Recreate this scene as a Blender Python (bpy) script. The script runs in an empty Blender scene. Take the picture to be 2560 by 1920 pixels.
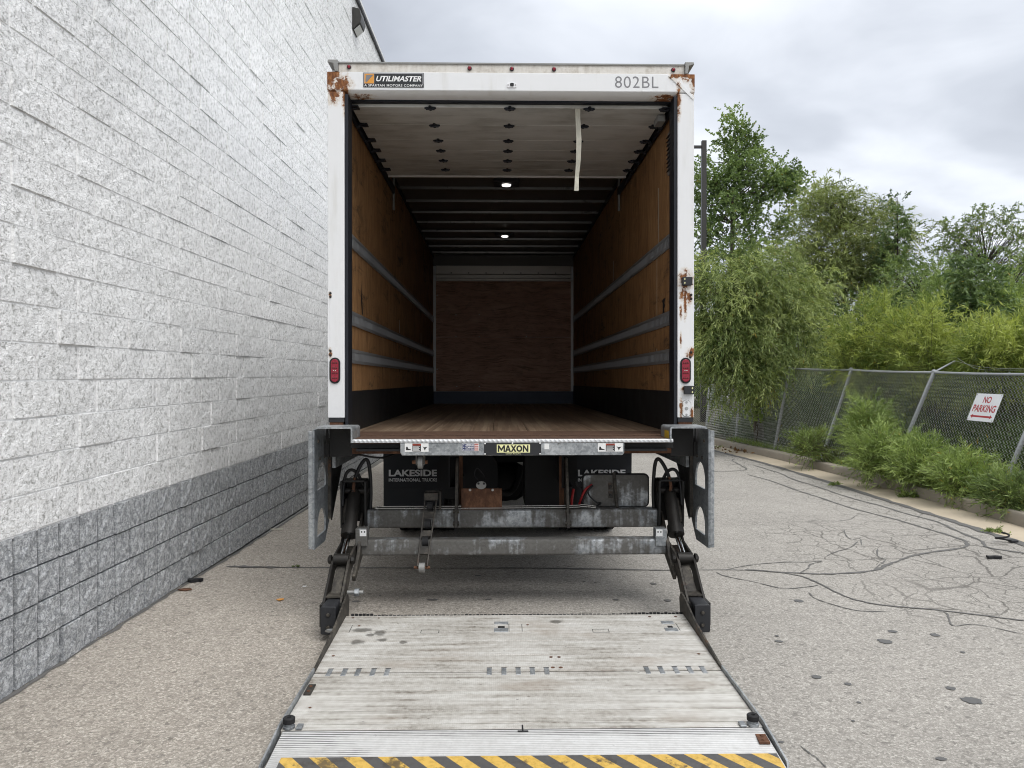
import bpy, bmesh, math, random
import numpy as np
from mathutils import Vector, Matrix
from mathutils.geometry import tessellate_polygon
rad = math.radians
random.seed(7)

# ------------------------------------------------------------ camera, world, sun, exposure
scene = bpy.context.scene
F_PX, CAM_H, PITCH = 1930.0, 1.66, math.atan(25.0/1930.0)
cam_data = bpy.data.cameras.new("camera")
cam = bpy.data.objects.new("camera", cam_data)
scene.collection.objects.link(cam)
cam.location = (0, 0, CAM_H)
cam.rotation_euler = (rad(90)-PITCH, 0, 0)
cam_data.sensor_width = 36.0
cam_data.lens = F_PX/2560.0*36.0
cam_data.clip_end = 2000.0
scene.camera = cam

SUN_EL, SUN_AZ = 61.0, 142.0      # azimuth clockwise from +Y
world = bpy.data.worlds.new("World")
scene.world = world
world.use_nodes = True

sun_data = bpy.data.lights.new("sun", 'SUN')
sun_data.energy = 1.5
sun_data.angle = rad(45)
sun_data.color = (1.0, 0.985, 0.96)
sun = bpy.data.objects.new("sun", sun_data)
scene.collection.objects.link(sun)
_d = Vector((math.sin(rad(SUN_AZ))*math.cos(rad(SUN_EL)), math.cos(rad(SUN_AZ))*math.cos(rad(SUN_EL)), math.sin(rad(SUN_EL))))
sun.rotation_euler = _d.to_track_quat('Z', 'Y').to_euler()
sun.location = (6, -8, 14)

scene.view_settings.view_transform = 'Standard'
scene.view_settings.look = 'None'
scene.view_settings.gamma = 1.0
scene.view_settings.exposure = 0.74
scene.view_settings.use_curve_mapping = False
scene.render.engine = 'CYCLES'
scene.cycles.use_denoising = True
scene.cycles.max_bounces = 6
scene.cycles.diffuse_bounces = 4
scene.cycles.glossy_bounces = 2
scene.cycles.transmission_bounces = 2
scene.cycles.transparent_max_bounces = 6
scene.cycles.use_adaptive_sampling = True
scene.cycles.adaptive_threshold = 0.022
scene.cycles.filter_width = 1.05
scene.cycles.caustics_reflective = False
scene.cycles.caustics_refractive = False

# ------------------------------------------------------------ node helpers
class NT:
    def __init__(s, tree): s.t = tree; s.n = tree.nodes; s.l = tree.links
    def node(s, kind, props=None, **ins):
        nd = s.n.new(kind)
        for k, v in (props or {}).items(): setattr(nd, k, v)
        for k, v in ins.items():
            key = int(k[1:]) if k[0] == '_' and k[1:].isdigit() else k.replace('_', ' ')
            s.set(nd.inputs[key], v)
        return nd
    def set(s, sock, v):
        if hasattr(v, 'is_linked') or isinstance(v, bpy.types.NodeSocket): s.l.new(v, sock)
        else:
            if hasattr(sock.default_value, '__len__') and not hasattr(v, '__len__'): v = (v,)*len(sock.default_value)
            if hasattr(sock.default_value, '__len__') and len(sock.default_value) == 4 and len(v) == 3: v = (*v, 1)
            sock.default_value = v
    def math(s, op, a, b=0.0, c=0.0, clamp=False):
        nd = s.node('ShaderNodeMath', {'operation': op, 'use_clamp': clamp}, _0=a, _1=b)
        s.set(nd.inputs[2], c); return nd.outputs[0]
    def vmath(s, op, a, b=(0, 0, 0)):
        nd = s.node('ShaderNodeVectorMath', {'operation': op}, _0=a, _1=b)
        return nd.outputs[1] if op in ('LENGTH', 'DISTANCE', 'DOT_PRODUCT') else nd.outputs[0]
    def mix(s, f, a, b, mode='MIX'):
        nd = s.n.new('ShaderNodeMix'); nd.data_type = 'RGBA'; nd.blend_type = mode
        s.set(nd.inputs[0], f); s.set(nd.inputs[6], a); s.set(nd.inputs[7], b); return nd.outputs[2]
    def ramp(s, f, stops, interp='LINEAR'):
        nd = s.n.new('ShaderNodeValToRGB'); cr = nd.color_ramp; cr.interpolation = interp
        while len(cr.elements) < len(stops): cr.elements.new(0.5)
        for e, (p, c) in zip(cr.elements, stops):
            e.position = p
            if not hasattr(c, '__len__'): c = (c, c, c)
            e.color = (*c[:3], 1)
        s.set(nd.inputs[0], f); return nd.outputs[0]
    def smooth(s, x, lo, hi):
        nd = s.n.new('ShaderNodeMapRange'); nd.interpolation_type = 'SMOOTHSTEP'
        s.set(nd.inputs[0], x); s.set(nd.inputs[1], lo); s.set(nd.inputs[2], hi); return nd.outputs[0]
    def coord(s, which='Object'):
        return s.n.new('ShaderNodeTexCoord').outputs[which]
    def mapv(s, v, scale=(1, 1, 1), loc=(0, 0, 0), rot=(0, 0, 0)):
        nd = s.node('ShaderNodeMapping'); s.set(nd.inputs[0], v); s.set(nd.inputs[1], loc); s.set(nd.inputs[2], rot); s.set(nd.inputs[3], scale)
        return nd.outputs[0]
    def noise(s, v, scale, detail=3, rough=0.55, dist=0.0, col=False):
        nd = s.n.new('ShaderNodeTexNoise'); s.set(nd.inputs['Vector'], v)
        for k, x in (('Scale', scale), ('Detail', detail), ('Roughness', rough), ('Distortion', dist)): s.set(nd.inputs[k], x)
        return nd.outputs['Color' if col else 'Fac']
    def voro(s, v, scale, feature='F1', out='Distance', rnd=1.0):
        nd = s.n.new('ShaderNodeTexVoronoi'); nd.feature = feature; s.set(nd.inputs['Vector'], v); s.set(nd.inputs['Scale'], scale)
        s.set(nd.inputs['Randomness'], rnd); return nd.outputs[out]
    def sep(s, v):
        nd = s.n.new('ShaderNodeSeparateXYZ'); s.set(nd.inputs[0], v); return nd.outputs
    def comb(s, x, y, z):
        nd = s.n.new('ShaderNodeCombineXYZ'); s.set(nd.inputs[0], x); s.set(nd.inputs[1], y); s.set(nd.inputs[2], z); return nd.outputs[0]
    def bump(s, h, strength=0.3, dist=0.01, nrm=None):
        nd = s.node('ShaderNodeBump', None, Height=h, Strength=strength, Distance=dist)
        if nrm is not None: s.set(nd.inputs['Normal'], nrm)
        return nd.outputs[0]

MATS = {}
def material(name, fn, rough=0.6, metal=0.0, spec=0.4):
    m = bpy.data.materials.new(name); m.use_nodes = True
    t = NT(m.node_tree)
    b = t.n['Principled BSDF']
    b.inputs['Roughness'].default_value = rough; b.inputs['Metallic'].default_value = metal
    b.inputs['Specular IOR Level'].default_value = spec
    r = fn(t, b)
    if isinstance(r, dict):
        for k, v in r.items(): t.set(b.inputs[k.replace('_', ' ')], v)
    elif r is not None: t.set(b.inputs['Base Color'], r)
    MATS[name] = m
    return m

# world: an overcast cloud deck over a Nishita sky
wt = NT(world.node_tree)
for n_ in list(wt.n): wt.n.remove(n_)
wout = wt.n.new('ShaderNodeOutputWorld')
sky = wt.n.new('ShaderNodeTexSky'); sky.sky_type = 'NISHITA'; sky.sun_disc = False
sky.sun_elevation = rad(SUN_EL); sky.sun_rotation = rad(SUN_AZ); sky.air_density = 1.0; sky.dust_density = 2.0
bg_sky = wt.node('ShaderNodeBackground', None, Color=sky.outputs[0], Strength=0.10)
g = wt.coord('Generated')
gx, gy, gz_ = wt.sep(g)
den = wt.math('ADD', wt.math('MAXIMUM', gz_, 0.0), 0.22)
cv = wt.comb(wt.math('DIVIDE', gx, den), wt.math('DIVIDE', gy, den), wt.math('MULTIPLY', gz_, 1.3))
n1 = wt.noise(wt.mapv(cv, (0.75, 0.75, 1), (3.1, 0.4, 0)), 1.0, 4, 0.5, 0.6)
n2 = wt.noise(wt.mapv(cv, (2.2, 2.2, 2), (1.0, 5.0, 0)), 1.0, 5, 0.55, 0.3)
nn = wt.math('ADD', wt.math('MULTIPLY', n1, 0.78), wt.math('MULTIPLY', n2, 0.22))
ccol = wt.ramp(nn, [(0.33, (0.40, 0.425, 0.475)), (0.43, (0.52, 0.55, 0.605)), (0.51, (0.69, 0.72, 0.775)), (0.62, (0.90, 0.92, 0.95))])
bg_cloud = wt.node('ShaderNodeBackground', None, Color=ccol, Strength=0.84)
wm = wt.n.new('ShaderNodeMixShader'); wt.set(wm.inputs[0], 0.93)
wt.l.new(bg_sky.outputs[0], wm.inputs[1]); wt.l.new(bg_cloud.outputs[0], wm.inputs[2]); wt.l.new(wm.outputs[0], wout.inputs[0])

# ------------------------------------------------------------ geometry helpers
COL = scene.collection
def tag(o, label=None, cat=None, group=None, kind=None):
    if label: o['label'] = label
    if cat: o['category'] = cat
    if group: o['group'] = group
    if kind: o['kind'] = kind
    return o
def empty(name, label, cat, loc=(0, 0, 0), group=None):
    o = bpy.data.objects.new(name, None); COL.objects.link(o); o.location = loc; o.empty_display_size = 0.2
    return tag(o, label, cat, group)
def link(name, me, mat, parent=None):
    o = bpy.data.objects.new(name, me); COL.objects.link(o)
    if mat is not None and not me.materials: me.materials.append(MATS[mat] if isinstance(mat, str) else mat)
    if parent is not None: o.parent = parent
    return o
class MB:
    def __init__(s): s.v = []; s.f = []
    def add(s, vs, fs):
        k = len(s.v); s.v += [tuple(p) for p in vs]; s.f += [tuple(i+k for i in f) for f in fs]; return s
    def hexa(s, p):     # p: 4 bottom ccw, 4 top ccw
        return s.add(p, [(3, 2, 1, 0), (4, 5, 6, 7), (0, 1, 5, 4), (1, 2, 6, 5), (2, 3, 7, 6), (3, 0, 4, 7)])
    def box(s, x0, x1, y0, y1, z0, z1):
        return s.hexa([(x0, y0, z0), (x1, y0, z0), (x1, y1, z0), (x0, y1, z0), (x0, y0, z1), (x1, y0, z1), (x1, y1, z1), (x0, y1, z1)])
    def bar(s, p0, p1, w, h, up=(0, 0, 1)):   # rectangular bar from p0 to p1, w across, h along 'up'
        p0, p1 = Vector(p0), Vector(p1); d = (p1-p0).normalized(); r = d.cross(Vector(up)).normalized(); u = r.cross(d)
        q = []
        for p in (p0, p1): q.append([p-r*w/2-u*h/2, p+r*w/2-u*h/2, p+r*w/2+u*h/2, p-r*w/2+u*h/2])
        return s.add(q[0]+q[1], [(0, 1, 2, 3), (7, 6, 5, 4), (0, 4, 5, 1), (1, 5, 6, 2), (2, 6, 7, 3), (3, 7, 4, 0)])
    def prism(s, poly, lo, hi, axis='y', holes=()):
        def P(a, b, t): return {'x': (t, a, b), 'y': (a, t, b), 'z': (a, b, t)}[axis]
        loops = [list(poly)]+[list(h) for h in holes]
        flat = [p for L in loops for p in L]; n = len(flat)
        vs = [P(a, b, lo) for a, b in flat]+[P(a, b, hi) for a, b in flat]
        fs = []
        if holes:
            tri = tessellate_polygon([[Vector((a, b, 0)) for a, b in L] for L in loops])
            for t in tri: fs.append(tuple(t)); fs.append(tuple(i+n for i in reversed(t)))
        else:
            fs.append(tuple(range(n))); fs.append(tuple(range(2*n-1, n-1, -1)))
        k = 0
        for L in loops:
            m = len(L)
            for i in range(m): j = (i+1) % m; fs.append((k+i, k+j, k+j+n, k+i+n))
            k += m
        return s.add(vs, fs)
    def tube(s, pts, r, n=10, caps=True):
        pts = [Vector(p) for p in pts]; m = len(pts)
        rr = r if hasattr(r, '__len__') else [r]*m
        vs = []; prev = None
        for i, p in enumerate(pts):
            d = (pts[min(i+1, m-1)]-pts[max(i-1, 0)]).normalized()
            if prev is None:
                a = Vector((0, 0, 1)) if abs(d.z) < 0.9 else Vector((1, 0, 0)); u = d.cross(a).normalized()
            else:
                u = prev-d*prev.dot(d); u = u.normalized() if u.length > 1e-6 else d.orthogonal().normalized()
            prev = u; w = d.cross(u)
            for k in range(n):
                a = 2*math.pi*k/n; vs.append(p+(u*math.cos(a)+w*math.sin(a))*rr[i])
        fs = []
        for i in range(m-1):
            for k in range(n):
                j = (k+1) % n; fs.append((i*n+k, i*n+j, (i+1)*n+j, (i+1)*n+k))
        if caps: fs.append(tuple(range(n-1, -1, -1))); fs.append(tuple(range((m-1)*n, m*n)))
        return s.add(vs, fs)
    def cyl(s, p0, p1, r, n=14): return s.tube([p0, p1], r, n)
    def rev(s, prof, c, axis='x', n=28):      # prof: (offset along axis, radius); closed at both ends if radius 0
        vs = []; fs = []; m = len(prof)
        for (a, r) in prof:
            for k in range(n):
                t = 2*math.pi*k/n; q = (r*math.cos(t), r*math.sin(t))
                v = {'x': (a, q[0], q[1]), 'y': (q[0], a, q[1]), 'z': (q[0], q[1], a)}[axis]
                vs.append((c[0]+v[0], c[1]+v[1], c[2]+v[2]))
        for i in range(m-1):
            for k in range(n):
                j = (k+1) % n; fs.append((i*n+k, i*n+j, (i+1)*n+j, (i+1)*n+k))
        fs.append(tuple(range(n))); fs.append(tuple(range((m-1)*n, m*n)))
        return s.add(vs, fs)
    def mesh(s, name):
        me = bpy.data.meshes.new(name); me.from_pydata(s.v, [], s.f)
        bm = bmesh.new(); bm.from_mesh(me); bmesh.ops.recalc_face_normals(bm, faces=bm.faces); bm.to_mesh(me); bm.free()
        return me
    def build(s, name, mat, parent=None, smooth=False, bev=0.0, seg=2, kind=None):
        me = s.mesh(name); o = link(name, me, mat, parent)
        if smooth or bev:
            me.polygons.foreach_set('use_smooth', [True]*len(me.polygons)); me.set_sharp_from_angle(angle=rad(38))
        if bev:
            md = o.modifiers.new('bevel', 'BEVEL'); md.width = bev; md.segments = seg; md.limit_method = 'ANGLE'; md.angle_limit = rad(35); md.harden_normals = True
        if kind: o['kind'] = kind
        return o
def arc(cx, cy, r, a0, a1, n, ry=None):
    ry = r if ry is None else ry
    return [(cx+r*math.cos(rad(a0+(a1-a0)*i/n)), cy+ry*math.sin(rad(a0+(a1-a0)*i/n))) for i in range(n+1)]
def rrect(x0, x1, z0, z1, r, n=5):
    return arc(x1-r, z0+r, r, -90, 0, n)+arc(x1-r, z1-r, r, 0, 90, n)+arc(x0+r, z1-r, r, 90, 180, n)+arc(x0+r, z0+r, r, 180, 270, n)
def spline(pts, n=8):
    P = [Vector(p) for p in pts]; P = [P[0]*2-P[1]]+P+[P[-1]*2-P[-2]]; out = []
    for i in range(1, len(P)-2):
        a, b, c, d = P[i-1:i+3]
        for k in range(n):
            t = k/n
            out.append(0.5*((2*b)+(c-a)*t+(2*a-5*b+4*c-d)*t*t+(3*b-a-3*c+d)*t**3))
    out.append(P[-2]); return out

# pixel -> ray (photo pixels, 2560 x 1920)
SLOPE, YS = 0.0095, 5.46
def gz(y): return 0.0 if y < YS else -SLOPE*(min(y, 70)-YS)
def ray(px, py):
    u = (px-1280.0)/F_PX; v = (960.0-py)/F_PX; c, s_ = math.cos(PITCH), math.sin(PITCH)
    return Vector((u, c+v*s_, -s_+v*c))
CAMP = Vector((0, 0, CAM_H))
def gpt(px, py, h=0.0):      # where the ray meets the ground raised by h
    d = ray(px, py); y = 10.0
    for _ in range(40):
        t = (gz(y)+h-CAM_H)/d.z; y = d.y*t
    return CAMP+d*t
def wp(px, py, y):           # point on the ray at distance y
    d = ray(px, py); return CAMP+d*(y/d.y)

THETA = 0.0183
TM = Matrix.Translation((-0.003, 5.457, 0)) @ Matrix.Rotation(THETA, 4, 'Z') @ Matrix.Rotation(-SLOPE, 4, 'X')
TI = TM.inverted()
def tp(px, py, y):           # pixel -> truck-local (x, z) on the truck plane at local depth y
    o = TI @ CAMP; d = TI.to_3x3() @ ray(px, py); t = (y-o.y)/d.y
    return o.x+d.x*t, o.z+d.z*t
# ------------------------------------------------------------ materials
def m_plain(name, col, rough=0.6, metal=0.0, var=0.12, scale=6.0, bump=0.0, spec=0.4):
    def fn(t, b):
        c = t.coord(); n = t.noise(c, scale, 4, 0.6)
        k = t.math('ADD', t.math('MULTIPLY', t.math('SUBTRACT', n, 0.5), var*2), 1.0)
        r = {'Base Color': t.mix(1.0, col, t.comb(k, k, k), 'MULTIPLY'), 'Roughness': t.math('ADD', t.math('MULTIPLY', t.math('SUBTRACT', n, 0.5), 0.3), rough)}
        if bump: r['Normal'] = t.bump(t.noise(c, scale*12, 2, 0.6), bump, 0.004)
        return r
    return material(name, fn, rough, metal, spec)

def fn_asphalt(t, b):
    c = t.coord(); x, y, z = t.sep(c); c2 = t.comb(x, y, 0.0)
    peb = t.voro(c2, 95, 'F1', 'Color'); pr = t.sep(peb)[0]
    peb2 = t.sep(t.voro(c2, 42, 'F1', 'Color'))[1]
    stone = t.ramp(pr, [(0.0, (0.25, 0.234, 0.210)), (0.22, (0.308, 0.289, 0.260)), (0.6, (0.368, 0.346, 0.312)), (0.86, (0.425, 0.401, 0.364)), (1.0, (0.51, 0.484, 0.44))])
    tan = t.ramp(pr, [(0.0, (0.235, 0.208, 0.176)), (0.22, (0.30, 0.267, 0.228)), (0.6, (0.38, 0.342, 0.294)), (0.86, (0.45, 0.407, 0.352)), (1.0, (0.56, 0.515, 0.455))])
    wob = t.math('MULTIPLY', t.math('SUBTRACT', t.noise(c2, 0.8, 3), 0.5), 2.2)
    f = t.smooth(t.math('ADD', x, wob), 0.9, -1.6)
    col = t.mix(t.math('MULTIPLY', f, 0.85), stone, tan)
    gap = t.smooth(t.voro(c2, 95, 'DISTANCE_TO_EDGE'), 0.0, 0.14)
    col = t.mix(t.math('MULTIPLY', t.math('SUBTRACT', 1.0, gap), 0.42), col, (0.13, 0.121, 0.108))
    lo = t.noise(c2, 0.55, 5, 0.6); lo2 = t.noise(c2, 3.3, 4, 0.6)
    k = t.math('ADD', 0.66, t.math('ADD', t.math('MULTIPLY', lo, 0.50), t.math('MULTIPLY', lo2, 0.22)))
    col = t.mix(1.0, col, t.comb(k, k, k), 'MULTIPLY')
    col = t.mix(t.math('MULTIPLY', t.smooth(peb2, 0.90, 0.99), 0.35), col, (0.05, 0.047, 0.043))
    # alligator cracking over the worn side of the road
    d = t.noise(c2, 2.2, 3, 0.6, 0, True)
    cw = t.vmath('ADD', c2, t.vmath('MULTIPLY', t.vmath('SUBTRACT', d, (0.5, 0.5, 0.5)), (0.24, 0.24, 0)))
    e1 = t.voro(t.mapv(cw, (1, 0.8, 1)), 2.15, 'DISTANCE_TO_EDGE'); e2 = t.voro(t.mapv(cw, (1, 0.75, 1), (4, 2, 0)), 4.6, 'DISTANCE_TO_EDGE')
    mx = t.smooth(t.math('ADD', x, t.math('MULTIPLY', t.math('SUBTRACT', t.noise(c2, 0.9, 2), 0.5), 2.6)), 2.2, 3.4)
    my = t.math('MULTIPLY', t.smooth(t.math('ADD', y, t.math('MULTIPLY', t.noise(c2, 1.1, 2), 1.0)), 5.3, 5.9), t.smooth(t.math('ADD', y, t.math('MULTIPLY', x, 0.5)), 11.6, 9.6))
    near = t.smooth(x, 3.7, 4.3)
    msk = t.math('MULTIPLY', t.math('MAXIMUM', mx, 0), t.math('MAXIMUM', my, t.math('MULTIPLY', near, 0.75)))
    w = t.math('MULTIPLY', t.noise(c2, 7, 2), 0.012)
    l1 = t.smooth(t.math('SUBTRACT', e1, w), 0.013, 0.002)
    l2 = t.math('MULTIPLY', t.smooth(t.math('SUBTRACT', e2, w), 0.017, 0.003), t.smooth(t.noise(c2, 0.8, 2), 0.36, 0.44))
    crack = t.math('MULTIPLY', t.math('MAXIMUM', l1, l2), msk)
    col = t.mix(t.math('MULTIPLY', crack, 0.62), col, (0.06, 0.055, 0.048))
    h = pr
    return {'Base Color': col, 'Normal': t.bump(h, 0.55, 0.004), 'Roughness': 0.85}
material('asphalt', fn_asphalt, 0.85, 0, 0.3)

def fn_block(lo, mid, hi, sp):
    def fn(t, b):
        c = t.coord('Object'); info = t.n.new('ShaderNodeObjectInfo'); geo = t.n.new('ShaderNodeNewGeometry')
        p = geo.outputs['Position']
        n1 = t.noise(p, 29, 5, 0.7, 0.6); n2 = t.noise(t.mapv(p, (1, 1, 1.25)), 80, 4, 0.7, 0.8); n3 = t.noise(p, 0.9, 4, 0.6); n4 = t.noise(p, 3.4, 3, 0.6)
        v = t.math('ADD', t.math('MULTIPLY', n1, 0.55), t.math('MULTIPLY', n2, 0.45))
        col = t.ramp(v, [(0.40, lo), (0.49, mid), (0.56, hi)])
        k = t.math('ADD', 0.84, t.math('ADD', t.math('MULTIPLY', n3, 0.18), t.math('ADD', t.math('MULTIPLY', n4, 0.14), t.math('MULTIPLY', info.outputs['Random'], 0.07))))
        col = t.mix(1.0, col, t.comb(k, k, k), 'MULTIPLY')
        h = t.noise(p, 40, 3, 0.7, 0.6)
        return {'Base Color': col, 'Normal': t.bump(h, sp, 0.016), 'Roughness': 0.75}
    return fn
material('block_white', fn_block((0.40, 0.40, 0.385), (0.83, 0.83, 0.825), (0.93, 0.93, 0.925), 0.75), 0.75, 0, 0.3)  # grey mottle paints the rough face's small relief shadows into the colour
material('block_grey', fn_block((0.20, 0.209, 0.218), (0.325, 0.337, 0.35), (0.57, 0.582, 0.595), 0.8), 0.6, 0, 0.4)
m_plain('mortar_white', (0.84, 0.84, 0.835), 0.8, 0, 0.1, 4, 0.1)
m_plain('mortar_grey', (0.115, 0.12, 0.127), 0.8, 0, 0.15, 4, 0.1)
m_plain('foundation', (0.33, 0.325, 0.31), 0.9, 0, 0.2, 5, 0.2)
m_plain('coping_dark', (0.035, 0.036, 0.04), 0.5, 0.2)
m_plain('coping_white', (0.72, 0.72, 0.71), 0.5)
m_plain('bronze_dark', (0.045, 0.043, 0.04), 0.45, 0.3)
m_plain('kerb_concrete', (0.30, 0.265, 0.215), 0.9, 0, 0.28, 2.2, 0.3)
m_plain('gutter_concrete', (0.47, 0.40, 0.30), 0.9, 0, 0.22, 1.7, 0.2)
m_plain('soil', (0.06, 0.055, 0.032), 0.95, 0, 0.4, 3, 0.5)
m_plain('tar', (0.125, 0.121, 0.115), 0.7, 0, 0.3, 9, 0.25)
m_plain('tar_spot', (0.12, 0.119, 0.117), 0.8, 0, 0.25, 20, 0.3)
m_plain('fence_galv', (0.40, 0.41, 0.42), 0.5, 0.45, 0.15, 8)
m_plain('fence_wire', (0.43, 0.44, 0.43), 0.6, 0.1, 0.2, 5)
m_plain('sign_white', (0.82, 0.82, 0.83), 0.35, 0, 0.04, 5)
m_plain('sign_red', (0.42, 0.022, 0.03), 0.4, 0, 0.12, 9)

# truck paint with rust that grows around the seams (positions are on the body itself)
def rust_spots():
    S = []
    def a(px, py, rx, ry, y=0.0):
        x, z = tp(px, py, y); S.append((x, z, rx/353.0, ry/353.0))
    a(822, 190, 46, 52); a(850, 212, 36, 28); a(864, 236, 12, 66); a(895, 236, 48, 6); a(832, 236, 22, 30)
    a(1722, 186, 44, 22); a(1733, 200, 10, 42); a(1690, 190, 20, 16); a(1668, 237, 40, 4); a(1697, 250, 8, 62);
    a(1714, 700, 24, 32); a(1713, 752, 6, 55); a(1723, 745, 10, 22); a(1705, 735, 9, 22); a(1728, 883, 17, 17); a(1702, 780, 5, 22); a(1702, 850, 4, 22); a(1712, 972, 14, 9)
    a(1703, 1030, 6, 40); a(1730, 1036, 8, 20); a(826, 884, 6, 16); a(825, 738, 5, 10); a(1280, 150, 0.1, 0.1)
    return S
def fn_truck_white(t, b):
    c = t.coord(); x, y, z = t.sep(c)
    nz = t.noise(c, 26, 5, 0.7, 0.4); nf = t.noise(t.mapv(c, (1, 1, 0.35)), 60, 4, 0.7)
    m = None
    for (sx, sz, rx, rz) in rust_spots():
        dx = t.math('DIVIDE', t.math('SUBTRACT', x, sx), rx); dz = t.math('DIVIDE', t.math('SUBTRACT', z, sz), rz)
        d = t.math('SUBTRACT', 1.0, t.math('SQRT', t.math('ADD', t.math('MULTIPLY', dx, dx), t.math('MULTIPLY', dz, dz))))
        m = d if m is None else t.math('MAXIMUM', m, d)
    m = t.math('MAXIMUM', m, -0.6)
    k = t.math('ADD', m, t.math('MULTIPLY', t.math('SUBTRACT', nz, 0.5), 2.6))
    rust = t.math('MULTIPLY', t.smooth(k, 0.30, 0.56), t.smooth(m, -0.02, 0.16))
    halo = t.math('MULTIPLY', t.smooth(k, -0.2, 0.3), t.smooth(m, -0.3, 0.15))
    rc = t.ramp(nf, [(0.3, (0.05, 0.018, 0.008)), (0.48, (0.17, 0.062, 0.02)), (0.62, (0.30, 0.125, 0.04)), (0.75, (0.36, 0.2, 0.10))])
    gr = t.noise(t.mapv(c, (9, 9, 1.2)), 1.0, 4, 0.6)
    base = t.mix(t.smooth(gr, 0.5, 0.8), (0.76, 0.765, 0.77), (0.64, 0.635, 0.61))
    base = t.mix(t.math('MULTIPLY', halo, 0.45), base, (0.55, 0.43, 0.30))
    return {'Base Color': t.mix(rust, base, rc), 'Roughness': t.math('ADD', 0.35, t.math('MULTIPLY', rust, 0.5)),
            'Normal': t.bump(t.math('ADD', t.math('MULTIPLY', rust, t.noise(c, 140, 3)), t.math('MULTIPLY', rust, 0.5)), 0.4, 0.004)}
material('truck_white', fn_truck_white, 0.35, 0, 0.5)
def fn_cap(t, b):
    c = t.coord(); n = t.noise(t.mapv(c, (14, 14, 2)), 1.0, 5, 0.65); n2 = t.noise(c, 40, 4, 0.7)
    col = t.ramp(t.math('ADD', t.math('MULTIPLY', n, 0.6), t.math('MULTIPLY', n2, 0.4)), [(0.3, (0.36, 0.32, 0.27)), (0.5, (0.58, 0.55, 0.50)), (0.7, (0.68, 0.66, 0.62))])
    return col
material('roof_rail_dirty', fn_cap, 0.55)
m_plain('cast_grey', (0.27, 0.27, 0.26), 0.6, 0.3, 0.2, 12)

def fn_galv(dirt):
    def fn(t, b):
        c = t.coord(); n = t.noise(c, 5.5, 5, 0.62, 0.3); s = t.sep(t.voro(c, 70, 'F1', 'Color'))[0]; st = t.noise(t.mapv(c, (30, 30, 3)), 1.0, 4)
        base = t.ramp(t.math('ADD', t.math('MULTIPLY', n, 0.8), t.math('MULTIPLY', s, 0.2)), [(0.33, (0.20, 0.213, 0.223)), (0.5, (0.33, 0.347, 0.358)), (0.68, (0.49, 0.505, 0.515))])
        d = t.smooth(t.math('ADD', t.noise(c, 2.6, 5, 0.65), t.math('MULTIPLY', t.math('SUBTRACT', st, 0.5), 0.3)), 0.62-dirt, 0.75-dirt)
        col = t.mix(t.math('MULTIPLY', d, 0.85), base, (0.078, 0.070, 0.058))
        return {'Base Color': col, 'Metallic': t.math('SUBTRACT', 0.55, t.math('MULTIPLY', d, 0.5)), 'Roughness': t.math('ADD', 0.45, t.math('MULTIPLY', d, 0.35))}
    return fn
material('galv_clean', fn_galv(0.0), 0.5, 0.5)
material('galv_plate', lambda t, b: {**fn_galv(0.06)(t, b), 'Base Color': t.mix(1.0, fn_galv(0.06)(t, b)['Base Color'], (0.72, 0.74, 0.76), 'MULTIPLY')}, 0.5, 0.5)  # darker galv copy; the inner faces' shading is multiplied into the colour
material('galv_dirty', fn_galv(0.24), 0.5, 0.5)
m_plain('dark_steel', (0.018, 0.0175, 0.017), 0.55, 0.2, 0.35, 9, 0.3)
m_plain('chassis_black', (0.011, 0.011, 0.012), 0.7, 0.1, 0.3, 6)
m_plain('greasy_steel', (0.020, 0.018, 0.016), 0.5, 0.3, 0.45, 11, 0.35)
def fn_arm(t, b):
    c = t.coord(); n = t.noise(c, 9, 5, 0.7, 0.4); n2 = t.noise(c, 46, 4, 0.7); n3 = t.noise(c, 3.0, 4)
    col = t.ramp(t.math('ADD', t.math('MULTIPLY', n, 0.65), t.math('MULTIPLY', n2, 0.35)), [(0.34, (0.012, 0.011, 0.010)), (0.48, (0.048, 0.043, 0.037)), (0.60, (0.10, 0.090, 0.074)), (0.72, (0.19, 0.165, 0.13))])
    col = t.mix(t.math('MULTIPLY', t.smooth(n3, 0.55, 0.68), t.smooth(n2, 0.4, 0.6)), col, (0.13, 0.060, 0.028))
    return {'Base Color': col, 'Roughness': t.math('ADD', 0.4, t.math('MULTIPLY', n2, 0.4)), 'Normal': t.bump(n2, 0.35, 0.003)}
material('arm_steel', fn_arm, 0.6, 0.25)
m_plain('chrome', (0.75, 0.76, 0.77), 0.12, 1.0, 0.03, 5)
m_plain('tube_steel', (0.36, 0.34, 0.31), 0.3, 0.8, 0.1, 8)
m_plain('rubber', (0.014, 0.014, 0.015), 0.75, 0, 0.2, 20, 0.15)
m_plain('hose', (0.010, 0.010, 0.011), 0.5, 0, 0.2, 20)
m_plain('black_plastic', (0.022, 0.023, 0.026), 0.5, 0, 0.25, 14, 0.1)
m_plain('flap_black', (0.006, 0.008, 0.012), 0.6, 0, 0.25, 5)
m_plain('flap_text', (0.62, 0.63, 0.64), 0.7, 0, 0.2, 25)
m_plain('number_grey', (0.20, 0.20, 0.21), 0.5)
m_plain('tyre', (0.016, 0.016, 0.016), 0.85, 0, 0.3, 12, 0.3)
m_plain('rim_white', (0.4, 0.4, 0.4), 0.5, 0.1)
m_plain('lens_red', (0.26, 0.012, 0.03), 0.25, 0, 0.25, 60, 0, 0.5)
m_plain('lens_dark_red', (0.10, 0.012, 0.014), 0.3, 0, 0.2, 40)
m_plain('lens_clear', (0.6, 0.6, 0.58), 0.2, 0, 0.1, 40)
m_plain('bolt_steel', (0.42, 0.42, 0.41), 0.4, 0.6, 0.2, 30)
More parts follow.
